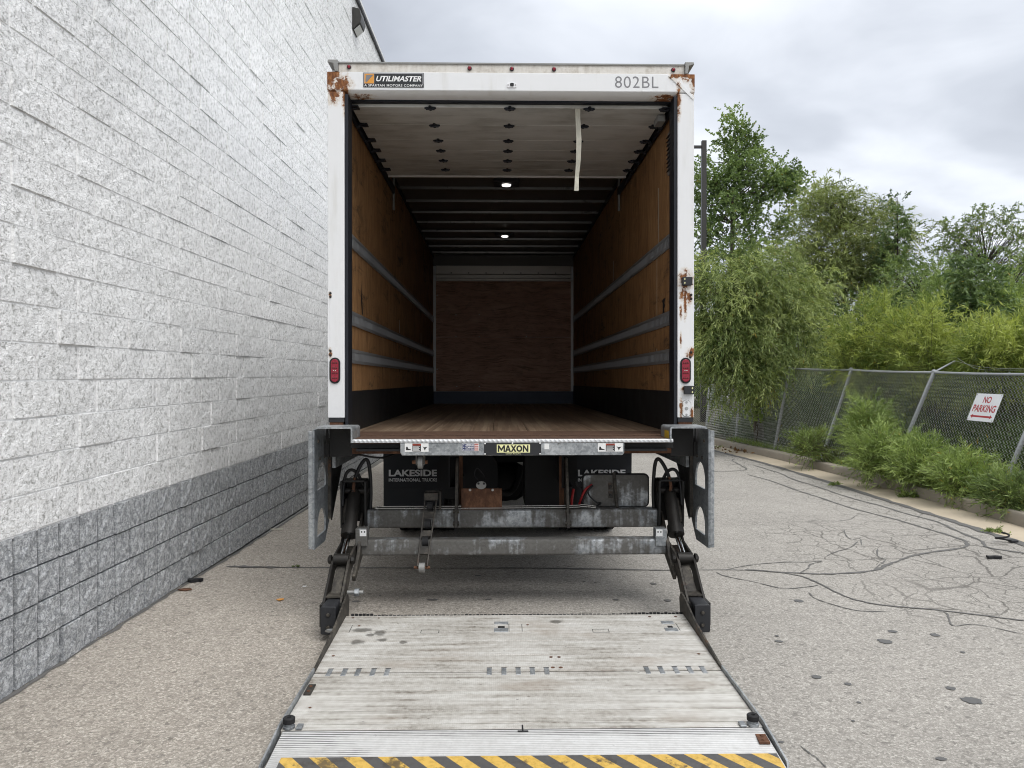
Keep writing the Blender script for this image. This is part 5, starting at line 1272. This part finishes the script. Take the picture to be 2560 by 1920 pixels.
for (b0, t0), (b1, t1) in zip(posts, posts[1:]):
    n = 7; sag = [t0.lerp(t1, k/n)+Vector((0, 0, -.012*math.sin(math.pi*k/n))) for k in range(n+1)]
    fb(MB().tube(sag, .021, 10), 'top_rail', 'fence_galv', smooth=True)
    # woven wire: zig-zag pickets sharing corners
    W = ((t1-t0).length+(b1-b0).length)/2; H = 1.50; cell = .062
    ncol = int(W/cell); nrow = int((t0-b0).length/cell)
    mb = MB(); R = .0036
    def S(u, v, o):
        top = t0.lerp(t1, u); bot = b0.lerp(b1, u); p = bot.lerp(top, v); wob = .018*math.sin(u*9+b0.y)*math.sin(v*5+1)
        return p+Vector((wob-.026+o, 0, 0))
    vs = []; fs = []
    for c in range(ncol):
        prev = None
        for r_ in range(nrow*2+1):
            zig = (r_ % 2); u = min(1, (c+zig)/ncol); v = .03+.95*r_/(nrow*2)
            p = S(u, v, .004*(1 if zig else -1))
            k = len(vs); vs += [p+Vector((R, 0, -R*.6)), p+Vector((-R, R, -R*.6)), p+Vector((-R, -R, R))]
            if prev is not None:
                for a in range(3): fs.append((prev+a, prev+(a+1) % 3, k+(a+1) % 3, k+a))
            prev = k
    me = bpy.data.meshes.new('wire_mesh'); me.from_pydata([(p.x-5.6, p.y-12, p.z) for p in vs], [], fs)
    o = link('wire_mesh', me, 'fence_wire', fence); o['kind'] = 'stuff'
    for k in range(5):
        q = t0.lerp(t1, (k+.5)/5); fb(MB().tube([q+Vector((-.024, 0, -.06)), q+Vector((-.026, 0, 0)), q+Vector((0, 0, .024)), q+Vector((.024, 0, 0))], .003, 5), 'tie_wire', 'fence_wire')
# barbed wire arm left on one leaning post, with loose wire
b, t = posts[3]
arm_end = wp(2388, 903, t.y)
fb(MB().tube([t, t.lerp(arm_end, .6)+Vector((0, 0, .004)), arm_end], .016, 8), 'barb_arm', 'fence_galv', smooth=True)
for k, (dx, dz) in enumerate(((-.05, .02), (0, .07))):
    pts = [arm_end+Vector((dx, 0, dz)), wp(2440, 915+6*k, 10.8), wp(2500, 921+4*k, 10.0), wp(2570, 922+3*k, 9.4)]
    fb(MB().tube(spline(pts, 5), .0016, 5), 'barbed_wire', 'fence_wire')

# sign hung on the leaning wire
sg = empty('no_parking_sign', 'white no parking sign with red letters and double arrow, hung on leaning fence', 'sign')
cs = [wp(2455.0, 987.5, 10.45), wp(2521.5, 990.5, 9.98), wp(2488, 1060.5, 9.98), wp(2423.8, 1053.6, 10.45)]
# place corners on the fence plane between the two posts nearest to it
b0, t0 = posts[2]; b1, t1 = posts[3]; nrm = (t0-b0).cross(b1-b0).normalized()
if nrm.x > 0: nrm = -nrm
def on_fence(px, py):
    d = ray(px, py); t = (b0-CAMP).dot(nrm)/d.dot(nrm); return CAMP+d*t+nrm*.062
q = [on_fence(2455.0, 987.5), on_fence(2521.5, 990.5), on_fence(2488.5, 1060.5), on_fence(2424, 1053.8)]
cen = sum(q, Vector())/4; sg.location = cen
ux = ((q[1]-q[0])+(q[2]-q[3])).normalized(); uz = ((q[0]-q[3])+(q[1]-q[2])); uz = (uz-ux*uz.dot(ux)).normalized(); un = ux.cross(uz)
if un.dot(CAMP-cen) < 0: un = -un
SW = ((q[1]-q[0]).length+(q[2]-q[3]).length)/2; SH = abs(((q[0]-q[3]).dot(uz)+(q[1]-q[2]).dot(uz))/2)
sg.rotation_euler = Matrix((ux, -un, uz)).transposed().to_euler()
MB().prism(rrect(-SW/2, SW/2, -SH/2, SH/2, .008), -.002, .002, 'y').build('panel', 'sign_white', sg)
text('lettering', 'NO', (-SW*.15, SW*.15, SH*.16, SH*.40), -.0032, 'sign_red', sg, 0, .025)
text('lettering', 'PARKING', (-SW*.43, SW*.43, -SH*.17, SH*.09), -.0032, 'sign_red', sg, 0, .025)
a_, h_ = SW*.42, SH*.075
MB().prism([(-a_, -SH*.33), (-a_+h_*1.6, -SH*.33+h_), (-a_+h_*1.6, -SH*.33+h_*.42), (a_-h_*1.6, -SH*.33+h_*.42), (a_-h_*1.6, -SH*.33+h_), (a_, -SH*.33), (a_-h_*1.6, -SH*.33-h_), (a_-h_*1.6, -SH*.33-h_*.42), (-a_+h_*1.6, -SH*.33-h_*.42), (-a_+h_*1.6, -SH*.33-h_)], -.0036, -.0026, 'y').build('arrow', 'sign_red', sg)
for sx in (-1, 1):
    for sz in (-1, 1): MB().rev([(0, .008), (-.003, .006)], (sx*(SW/2-.02), -.0025, sz*(SH/2-.02)), 'y', 8).build('fixing', 'cast_grey', sg)

# parking lot lamp post beyond the trees
pb = wp(1758, 900, 29.0); ptop = wp(1758, 352, 29.0)
lpst = empty('lamp_post', 'dark square lamp post rising behind the tall tree', 'lamp post', (pb.x, 29.0, gz(29)))
zt = ptop.z-gz(29)
MB().hexa([(-.10, -.10, 0), (.10, -.10, 0), (.10, .10, 0), (-.10, .10, 0), (-.085, -.085, zt), (.085, -.085, zt), (.085, .085, zt), (-.085, .085, zt)]).build('pole', 'bronze_dark', lpst, bev=.01)
MB().box(-.55, -.086, -.05, .05, zt-.28, zt-.18).build('arm', 'bronze_dark', lpst, bev=.01)
MB().prism([(-1.15, zt-.30), (-.55, zt-.32), (-.55, zt-.12), (-1.05, zt-.10), (-1.15, zt-.18)], -.2, .2, 'y').build('lamp_head', 'bronze_dark', lpst, bev=.02)

_ps = sorted(((b.y, b.x, t.x-b.x) for b, t in posts[:8]))
def fence_x(y, z):
    yy = [p[0] for p in _ps]; return np.interp(y, yy, [p[1] for p in _ps])+np.interp(y, yy, [p[2] for p in _ps])*np.clip((z-.1)/1.55, 0, 1.3)
# ------------------------------------------------------------ vegetation
def leaf_mesh(P0, D, ln, wd, rng, tint, fold=0.25):
    """one four-cornered, slightly folded blade per leaf"""
    n = len(P0)
    D = D/np.linalg.norm(D, axis=1, keepdims=True)
    r = rng.normal(size=(n, 3)); s = np.cross(D, r); s /= np.linalg.norm(s, axis=1, keepdims=True)+1e-9
    nn = np.cross(s, D)
    ln = ln*rng.uniform(.65, 1.25, (n, 1)); wd = wd*rng.uniform(.7, 1.25, (n, 1))
    mid = P0+D*ln*.45
    V = np.empty((n, 4, 3)); V[:, 0] = P0; V[:, 1] = mid+s*wd*.5+nn*wd*fold; V[:, 2] = P0+D*ln-nn*ln*.08; V[:, 3] = mid-s*wd*.5+nn*wd*fold
    T = np.zeros((n, 4, 4)); T[:, :, 0] = np.clip(tint, 0, 1)[:, None]; T[:, :, 1] = rng.uniform(0, 1, n)[:, None]; T[:, :, 3] = 1
    return V.reshape(-1, 3), T.reshape(-1, 4)
def leaf_object(name, V, T, mat, parent, origin, kind=None):
    me = bpy.data.meshes.new(name); n = len(V)//4
    V = V-np.array(origin)
    me.vertices.add(len(V)); me.vertices.foreach_set('co', V.ravel().astype(np.float32))
    me.loops.add(len(V)); me.loops.foreach_set('vertex_index', np.arange(len(V), dtype=np.int32))
    me.polygons.add(n); me.polygons.foreach_set('loop_start', np.arange(0, len(V), 4, dtype=np.int32)); me.polygons.foreach_set('loop_total', np.full(n, 4, dtype=np.int32))
    me.update(calc_edges=True)
    at = me.color_attributes.new('tint', 'FLOAT_COLOR', 'POINT'); at.data.foreach_set('color', T.ravel().astype(np.float32))
    o = link(name, me, mat, parent)
    if kind: o['kind'] = kind
    return o
def unit(rng, n):
    v = rng.normal(size=(n, 3)); return v/np.linalg.norm(v, axis=1, keepdims=True)
def twig_leaves(S, Dr, L, droop, nl, ll, lw, rng, splay=.55, bias=0.0, tint0=None):
    n = len(S); L = L*rng.uniform(.55, 1.25, (n, 1, 1)); t = np.linspace(.08, 1, nl)[None, :, None]
    base = S[:, None, :]; d = Dr[:, None, :]
    pos = base+d*L*t+np.array([0, 0, -1.0])*droop*L*t*t
    tan = d*L+np.array([0, 0, -2.0])*droop*L*t; tan = tan/np.linalg.norm(tan, axis=2, keepdims=True)
    side = rng.normal(size=(n, nl, 3))
    D = tan+side*splay+np.array([0, 0, -1.0])*bias
    tint = (tint0 if tint0 is not None else rng.uniform(0, 1, n))[:, None]+rng.normal(0, .14, (n, nl))
    return leaf_mesh(pos.reshape(-1, 3), D.reshape(-1, 3), ll, lw, rng, tint.reshape(-1))
def plant(name, label, cat, base, blobs, leaf, bark, nclump, per, spread, L, droop, nl, ll, lw, seed, trunk=None, up=.1, outw=.7, splay=.55, bias=0.0, group=None, stems=0, power=.45, twigs=0, rtr=.10, crown='crown'):
    rng = np.random.default_rng(seed); rg = random.Random(seed)
    root = empty(name, label, cat, base, group)
    w = np.array([b[6] if len(b) > 6 else 1.0 for b in blobs]); idx = rng.choice(len(blobs), nclump, p=w/w.sum())
    B = np.array([b[:6] for b in blobs])
    u = unit(rng, nclump); rr = rng.uniform(0, 1, (nclump, 1))**power
    C = B[idx, :3]+u*rr*B[idx, 3:6]
    ctint = np.clip(.5+.38*u[:, 2]+rng.normal(0, .18, nclump), 0, 1)
    ctint = rng.uniform(.0, 1.0, nclump)
    S = np.repeat(C, per, 0)+rng.normal(size=(nclump*per, 3))*spread
    O = np.repeat((C-B[idx, :3])/B[idx, 3:6], per, 0)
    Dr = O*outw+rng.normal(size=S.shape)*.55+np.array([0, 0, up]); Dr /= np.linalg.norm(Dr, axis=1, keepdims=True)
    V, T = twig_leaves(S, Dr, L, droop, nl, ll, lw, rng, splay, bias, np.repeat(ctint, per)+rng.normal(0, .1, len(S)))
    leaf_object(crown, V, T, leaf, root, base)
    mb = MB(); b0 = Vector(base)
    def loc(v): return Vector(v)-b0
    if trunk:      # list of points above base
        tp_ = [b0+Vector(p) for p in trunk]; k = len(tp_)
        path = spline(tp_, 5); mb.tube([loc(p) for p in path], [rtr*(1-.78*i/(len(path)-1)) for i in range(len(path))], 9)
        for c in C[:: max(1, nclump//70)]:
            c = Vector(c); cand = [p for p in path[len(path)//4:] if p.z < c.z+.1] or path[len(path)//4:len(path)//4+2]
            s = min(cand, key=lambda p: (p-c).length+.4*abs((c.z-p.z)-.7*math.hypot(c.x-p.x, c.y-p.y)))
            m = s.lerp(c, .5)+Vector((rg.uniform(-.1, .1), rg.uniform(-.1, .1), rg.uniform(.0, .22)))*(c-s).length
            q = spline([s, m, c], 4); r0 = rtr*.16
            mb.tube([loc(p) for p in q], [max(.004, r0*(1-.85*i/(len(q)-1))) for i in range(len(q))], 5, False)
    if stems:
        for c in C[:: max(1, nclump//stems)]:
            c = Vector(c); s = b0+Vector((rg.gauss(0, .12), rg.gauss(0, .12), 0)); m = s.lerp(c, .5)+Vector((0, 0, .15*(c-s).length))
            q = spline([s, m, c], 4); mb.tube([loc(p) for p in q], [max(.003, .014*(1-.75*i/(len(q)-1))) for i in range(len(q))], 5, False)
    mb.build('trunk' if trunk else 'stems', bark, root, smooth=True)
    if twigs:
        mb = MB()
        for i in range(0, len(S), max(1, len(S)//twigs)):
            s = Vector(S[i]); d = Vector(Dr[i]); q = [s, s+d*L*.5-Vector((0, 0, droop*L*.25)), s+d*L-Vector((0, 0, droop*L))]
            mb.tube([loc(p) for p in q], [.005, .004, .002], 3, False)
        mb.build('twigs', bark, root, kind='stuff')
    return root
def blob(px, py, y, rpx, rpy, ry, w=1.0):
    c = wp(px, py, y); k = y/F_PX; return (c.x, c.y, c.z, rpx*k, ry, rpy*k, w)
def gbase(x, y, h=.08): return (x, y, gz(y)+h)

# weeping willow shrub-tree hanging over the fence beside the truck
plant('willow_tree', 'weeping willow with drooping narrow leaves hanging over the fence beside the truck', 'tree', gbase(5.75, 17.9),
      [blob(1850, 760, 17.0, 150, 150, 1.3, 1.5), blob(1960, 800, 17.2, 120, 165, 1.2, 1.2), blob(1780, 830, 17.0, 90, 150, 1.0, .9), blob(1870, 685, 17.3, 125, 80, 1.0, 1.0), blob(1900, 850, 16.6, 90, 110, .45, .9), blob(1820, 900, 16.6, 75, 90, .4, .7), blob(1885, 935, 16.3, 85, 50, .3, .5), blob(2010, 760, 17.6, 70, 110, 1.0, .5)],
      'leaf_willow', 'bark', 350, 14, .14, .44, .66, 14, .115, .021, 1, trunk=[(0, 0, -.1), (-.1, -.1, .9), (-.35, -.3, 1.9), (-.5, -.5, 2.9)], up=.2, outw=.65, splay=.5, bias=.28, twigs=500, rtr=.13, power=.6)
plant('cottonwood_tree', 'tall cottonwood with fluttering rounded leaves against the sky beside lamp post', 'tree', gbase(wp(1835, 800, 36).x, 36.0),
      [blob(1835, 365, 36, 45, 80, 1.2, .8), blob(1870, 420, 36, 70, 70, 1.5, 1.0), blob(1800, 470, 36, 90, 90, 1.6, 1.3), blob(1900, 530, 36, 90, 90, 1.6, 1.2), blob(1950, 440, 36, 40, 34, .8, .35), blob(1970, 490, 35.5, 50, 60, 1.0, .5), blob(1770, 560, 36, 70, 120, 1.5, 1.1), blob(1850, 640, 36, 120, 110, 1.8, 1.2)],
      'leaf_cottonwood', 'bark', 250, 12, .24, .42, .15, 12, .105, .09, 2, trunk=[(0, 0, -.2), (.1, 0, 4), (-.1, 0, 8), (.05, 0, 12.6)], up=.35, outw=.6, splay=.9, rtr=.20)
plant('willow_tree', 'olive green upright willow with open crown and sky showing through its middle', 'tree', gbase(wp(2105, 900, 24.5).x, 24.5),
      [blob(2110, 540, 24.5, 110, 85, 1.5, 1.3), blob(2040, 620, 24.5, 85, 95, 1.4, 1.0), blob(2180, 610, 24.5, 85, 90, 1.4, 1.1), blob(2110, 680, 24.5, 120, 70, 1.5, .9), blob(2020, 720, 24.5, 90, 80, 1.3, .8), blob(2200, 720, 24.2, 80, 80, 1.3, .9), blob(2070, 500, 24.5, 70, 50, 1.2, .5)],
      'leaf_olive', 'bark_dark', 300, 12, .17, .48, .45, 11, .15, .029, 3, trunk=[(0, 0, -.2), (.05, 0, 1.6), (.15, 0, 3.2), (.05, .1, 5.0), (.1, 0, 6.3)], up=.45, outw=.6, splay=.5, bias=.25, twigs=250, rtr=.13)
for k, (px, py, dy) in enumerate(((2062, 430, 0), (2145, 455, 0), (2165, 452, .2), (2240, 490, 0))): pass
plant('ash_sapling', 'slender dark green ash sapling poking up beside the olive willow', 'tree', gbase(wp(2240, 900, 23).x, 23.0),
      [blob(2240, 510, 23, 10, 26, .25, .35), blob(2240, 570, 23, 30, 40, .4, .8), blob(2245, 640, 23, 40, 60, .5, 1.0), blob(2235, 720, 23, 50, 60, .6, 1.0)],
      'leaf_ash', 'bark_dark', 46, 8, .10, .34, .35, 12, .12, .036, 4, trunk=[(0, 0, -.2), (0, 0, 2.5), (.03, 0, 5.0), (0, 0, 7.0)], up=.35, outw=.9, splay=.55, bias=.2, rtr=.05)
plant('locust_tree', 'sparse feathery locust with thin fanning branches against pale sky', 'tree', gbase(wp(2465, 900, 27).x, 27.0),
      [blob(2440, 560, 27, 85, 40, 1.2, 1.0), blob(2530, 575, 27, 70, 45, 1.2, 1.0), blob(2380, 610, 27, 60, 40, 1.0, .8), blob(2600, 590, 27, 70, 60, 1.2, .8), blob(2480, 640, 27, 110, 45, 1.4, 1.0), blob(2360, 660, 27, 50, 40, 1.0, .6), blob(2560, 680, 27, 80, 50, 1.2, 1.0)],
      'leaf_locust', 'bark_dark', 105, 8, .16, .42, .25, 17, .09, .032, 5, trunk=[(0, 0, -.2), (0, 0, 2.6), (.05, 0, 4.2), (-.05, 0, 5.6)], up=.1, outw=.7, splay=.75, twigs=500, rtr=.10)
plant('ash_sapling', 'leafy mid green ash sapling with broad hanging leaflets among yellow shrubs', 'tree', gbase(wp(2440, 900, 15).x, 15.2),
      [blob(2440, 690, 15.2, 40, 35, .35, .8), blob(2445, 760, 15.2, 55, 50, .45, 1.0), blob(2430, 830, 15.2, 50, 50, .45, .8)],
      'leaf_ash', 'bark', 50, 8, .09, .30, .3, 10, .12, .042, 6, trunk=[(0, 0, -.1), (0, 0, 1.2), (.02, 0, 2.4), (0, 0, 3.3)], up=.3, outw=.9, splay=.6, bias=.25, rtr=.03)
# mid-distance trees filling the belt
for k, (px, py, y, rx, rz, lab, mat, ll, lw) in enumerate((
        (2300, 730, 21, 110, 90, 'rounded green tree between olive willow and locust', 'leaf_locust', .10, .035),
        (2540, 720, 20, 110, 110, 'dense mid green tree under the feathery locust', 'leaf_locust', .10, .034),
        (2140, 830, 19, 130, 85, 'dark green tree low behind the willow and fence', 'leaf_dark', .12, .04),
        (1990, 690, 28, 110, 90, 'pale willow behind the weeping willow and below cottonwood', 'leaf_olive', .14, .024),
        (2330, 850, 18.5, 130, 70, 'dark green tree behind the yellow willow shrubs', 'leaf_dark', .12, .04))):
    c = wp(px, py, y)
    plant('background_tree', lab, 'tree', gbase(c.x, y+.2), [blob(px, py, y, rx, rz, 1.3, 1.2), blob(px-rx*.5, py+rz*.5, y, rx*.6, rz*.6, 1.0, .6), blob(px+rx*.5, py+rz*.45, y, rx*.6, rz*.6, 1.0, .6), blob(px, py+rz*.9, y, rx*.8, rz*.6, 1.0, .7)],
          mat, 'bark_dark', 110, 11, .16, .42, .3, 10, ll, lw, 20+k, trunk=[(0, 0, -.2), (0, 0, c.z*.4), (.05, 0, c.z*.8), (0, 0, c.z*1.02)], up=.3, splay=.6, bias=.15, rtr=.09)
# yellow-green willow shrubs behind the fence
for k, (px, py, y, rx, rz, lab, mat) in enumerate((
        (2200, 850, 14.6, 120, 90, 'bushy yellow-green willow shrub spilling over the top rail', 'leaf_yellow'),
        (2340, 860, 13.6, 110, 85, 'yellow-green willow shrub behind the bent barbed wire arm', 'leaf_yellow'),
        (2520, 860, 12.4, 110, 80, 'bright yellow-green willow shrub above the no parking sign', 'leaf_yellow'),
        (2390, 760, 17.0, 100, 80, 'tall yellow-green willow shrub at the foot of the ash sapling', 'leaf_bright'),
        (2540, 790, 16.0, 90, 90, 'fresh green willow shrub below the dense tree', 'leaf_bright'))):
    c = wp(px, py, y)
    plant('willow_shrub', lab, 'shrub', gbase(c.x, y+.1), [blob(px, py, y, rx, rz, .6, 1.4), blob(px-rx*.5, py+rz*.55, y, rx*.55, rz*.6, .5, .6), blob(px+rx*.5, py+rz*.5, y, rx*.55, rz*.6, .5, .6), blob(px, py+rz*1.2, y, rx*.7, rz*.8, .5, .8)],
          mat, 'twig_green', 100, 12, .085, .42, .22, 15, .12, .014, 40+k, up=.55, outw=.8, splay=.5, stems=40, power=.55, crown='foliage', twigs=200)
# shrubs on the road side of the fence
def shrub(px, py, rx, rz, y, seed, lab, n=60, mat='leaf_bright'):
    c = wp(px, py, y); bx_ = kb(y)
    plant('roadside_shrub', lab, 'shrub', gbase(bx_.x+.08, y, .12), [blob(px, py, y, rx, rz, .30, 1.3), blob(px-rx*.4, py+rz*.3, y, rx*.5, rz*.55, .22, .7), blob(px+rx*.45, py+rz*.3, y, rx*.5, rz*.5, .22, .7)],
          mat, 'twig_green', n, 11, .055, .30, .22, 13, .085, .011, seed, up=.65, outw=.9, splay=.5, stems=36, power=.55, crown='foliage', twigs=150)
shrub(2025, 1112, 34, 34, 13.9, 61, 'small low green shrub at the foot of a fence post', 26)
shrub(2165, 1065, 56, 70, 12.3, 62, 'tall light green shrub growing up against the leaning fence', 62)
shrub(2215, 1130, 75, 60, 11.4, 63, 'broad green shrub overhanging the kerb between two posts', 70)
shrub(2330, 1165, 85, 52, 10.6, 64, 'bushy bright green shrub spreading over the kerb below sign', 85)
shrub(2420, 1200, 66, 48, 9.8, 65, 'arching green shrub drooping over the kerb edge', 70)
shrub(2530, 1245, 46, 40, 8.9, 66, 'dark leafy shrub beside the leaning post by the sign', 50, 'leaf_locust')
# vine of broad leaves on the fence under the willow
rng = np.random.default_rng(9)
vb = wp(1890, 1010, 17.5); vr = empty('creeper_vine', 'broad-leaved creeper hanging on the fence under the willow', 'vine', (vb.x, 17.5, gz(17.5)))
C = np.array([tuple(wp(1890+rng.normal(0, 16), 1000+rng.uniform(-50, 45), 17.4)) for _ in range(160)])+rng.normal(0, .05, (160, 3))
V, T = leaf_mesh(C, rng.normal(size=(160, 3))+np.array([0, -.6, -.7]), .11, .10, rng, rng.uniform(.2, .9, 160)); leaf_object('foliage', V, T, 'leaf_bright', vr, (vb.x, 17.5, gz(17.5)))
mb = MB(); mb.tube([(0, .1, 0), (.05, 0, .5), (-.03, 0, 1.0), (.02, 0, 1.4)], [.010, .009, .008, .005], 6); mb.build('stem', 'bark', vr)
# undergrowth and far wood, uncountable masses
def mass(name, lab, n, gen, mat, ll, lw, seed, down=0.0):
    rng = np.random.default_rng(seed); C = gen(rng, n); V, T = leaf_mesh(C, rng.normal(size=(n, 3))+np.array([0, 0, .5-down]), ll, lw, rng, rng.uniform(0, 1, n))
    o = leaf_object(name, V, T, mat, None, (0, 0, 0)); tag(o, lab, kind='stuff'); return o
def g_under(rng, n):
    y = rng.uniform(6.5, 22, n); xb = np.array([kb(v).x for v in np.linspace(6, 22.5, 80)]); x0 = np.interp(y, np.linspace(6, 22.5, 80), xb)
    d = rng.uniform(.15, 3.0, n); h = (.55+.55*np.sin(y*1.9+d*2)+.5*np.sin(y*.8+1))*.45+.45+d*.28
    z = np.array([gz(v) for v in y])+.08+rng.uniform(0, 1, n)**.8*np.clip(h, .2, 2.0)
    return np.stack([fence_x(y, z)+d, y, z], 1)
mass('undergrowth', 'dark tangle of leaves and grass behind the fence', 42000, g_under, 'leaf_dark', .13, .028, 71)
def g_grass(rng, n):
    y = rng.uniform(7.5, 19, n); x0 = np.interp(y, np.linspace(6, 22.5, 80), np.array([kb(v).x for v in np.linspace(6, 22.5, 80)]))
    return np.stack([x0+rng.normal(.08, .12, n)-.05, y, np.array([gz(v) for v in y])+.13+rng.uniform(0, .05, n)], 1)
mass('verge_grass', 'thin grass tufts along the back of the kerb', 5000, g_grass, 'leaf_bright', .13, .007, 72, -1.4)
def g_wood(rng, n):
    x = rng.uniform(2, 60, n); y = rng.uniform(44, 60, n); top = 4.2+1.5*np.sin(x*.5)+1.1*np.sin(x*1.3+y*.2)
    return np.stack([x, y, -.4+rng.uniform(0, 1, n)**.7*top], 1)
mass('far_wood', 'far belt of woodland beyond the lot', 26000, g_wood, 'leaf_ash', .55, .34, 73)

# weeds, fallen leaves and scraps
def weed(px, py, r, n, seed, lab, mat='leaf_bright', h=.0):
    p = gpt(px, py, h); root = empty('weed', lab, 'weed', (p.x, p.y, gz(p.y)+h)); rng = np.random.default_rng(seed)
    ns = max(6, n//14); S = np.tile(np.array([[p.x, p.y, gz(p.y)+h]]), (ns, 1))+rng.normal(size=(ns, 3))*np.array([r*.35, r*.2, 0]); Dr = rng.normal(size=(ns, 3))*np.array([.8, .6, .2])+np.array([0, 0, .8]); Dr /= np.linalg.norm(Dr, axis=1, keepdims=True)
    V, T = twig_leaves(S, Dr, r, .35, 14, r*.35, r*.10, rng, .8); leaf_object('foliage', V, T, mat, root, (p.x, p.y, gz(p.y)+h))
    mb = MB()
    for i in range(ns): a = S[i]-np.array([p.x, p.y, gz(p.y)+h]); mb.tube([tuple(a), tuple(a+Dr[i]*r*.7)], [.003, .0015], 4)
    mb.build('stems', 'twig_green', root)
weed(2271, 1243, .16, 240, 81, 'green weed sprouting in the gutter below the broad shrub', h=.018)
weed(2090, 1214, .11, 140, 82, 'small weed at the asphalt edge near the far kerb joint')
weed(2483, 1333, .12, 160, 83, 'leafy weed at the asphalt edge beside black scrap')
weed(2512, 1338, .06, 80, 84, 'tiny weed next to the black cable scrap')
weed(1788, 1122, .16, 160, 85, 'dry weed where the gutter meets the truck corner', 'leaf_olive')
weed(2190, 1222, .07, 80, 86, 'low tuft in the gutter crack before the green weed', 'leaf_olive')
weed(742, 1418, .045, 70, 87, 'tiny tuft growing in the tarred pavement joint', 'leaf_ash')
weed(870, 1165, .10, 100, 88, 'small weed at the foot of the grey wall base', 'leaf_bright')
weed(540, 1405, .04, 70, 89, 'tiny green tuft against the grey wall base', 'leaf_olive')
def scrap(name, lab, cat, px, py, pts, mat, th=.012, seed=1, rz=0.0):
    p = gpt(px, py); rg = random.Random(seed); mb = MB()
    base = [(x+rg.uniform(-.004, .004), y+rg.uniform(-.004, .004)) for x, y in pts]; mb.prism(base, .006, .006+th, 'z')
    o = mb.build(name, mat); o.location = (p.x, p.y, gz(p.y)); o.rotation_euler = (0, 0, rz); tag(o, lab, cat); return o
scrap('rubber_scrap', 'crumpled black rubber scrap near the grey wall base', 'scrap', 487, 1455, [(-.05, -.03), (-.01, -.035), (.03, -.01), (.055, -.02), (.06, .02), (.02, .03), (-.03, .012), (-.055, .01)], 'rubber', .022, 2)
scrap('fallen_leaf', 'dry brown leaf lying by the black rubber scrap', 'leaf', 462, 1476, [(-.05, -.01), (-.02, -.03), (.03, -.025), (.06, .0), (.03, .03), (-.02, .028)], 'rusty_steel', .006, 3)
scrap('fallen_leaf', 'orange fallen leaf on open asphalt beside the lift arm', 'leaf', 700, 1501, [(-.025, 0), (0, -.025), (.03, -.005), (.02, .02), (-.01, .02)], 'badge_orange', .004, 4)
scrap('wood_stick', 'pale broken stick lying near the grey wall base', 'stick', 684, 1326, [(-.09, -.008), (.08, -.004), (.10, .008), (-.07, .010)], 'strap', .012, 5)
scrap('paper_scrap', 'small white paper scrap on asphalt near the side plate', 'scrap', 761, 1468, [(-.018, -.01), (.015, -.014), (.02, .012), (-.012, .014)], 'print_white', .002, 6)
scrap('rubber_scrap', 'black rubber scrap beside weed at the asphalt edge', 'scrap', 2487, 1397, [(-.07, -.03), (-.02, -.01), (.04, -.03), (.07, .0), (.03, .03), (-.03, .02), (-.06, .03)], 'rubber', .02, 7)
scrap('fallen_leaf', 'dark curled leaf in the gutter beyond the overhanging shrub', 'leaf', 2438, 1284, [(-.06, -.01), (-.02, -.03), (.04, -.02), (.07, .01), (.02, .02), (-.03, .02)], 'greasy_steel', .008, 8)
p = gpt(2512, 1357); cw = empty('cable_scrap', 'coil of black cable scrap at the asphalt edge', 'scrap', (p.x, p.y, gz(p.y)))
MB().tube([(.07*math.cos(a*.35)-.01*a*.2, .05*math.sin(a*.35), .012+.004*a) for a in range(22)], .009, 8).build('coil', 'rubber', cw, smooth=True)
MB().box(.05, .12, -.03, .03, .004, .03).build('plug', 'black_plastic', cw, bev=.006)
def g_litter(rng, n):
    out = []
    for _ in range(n):
        q = gpt(1860+rng.normal(0, 26), 1125+rng.normal(0, 4)+ (0), .01); out.append((q.x, q.y, gz(q.y)+.022+rng.uniform(0, .02)))
    return np.array(out)
mass('leaf_litter', 'drift of dry brown leaves in the gutter', 260, g_litter, 'leaf_dead', .09, .05, 91, .5)
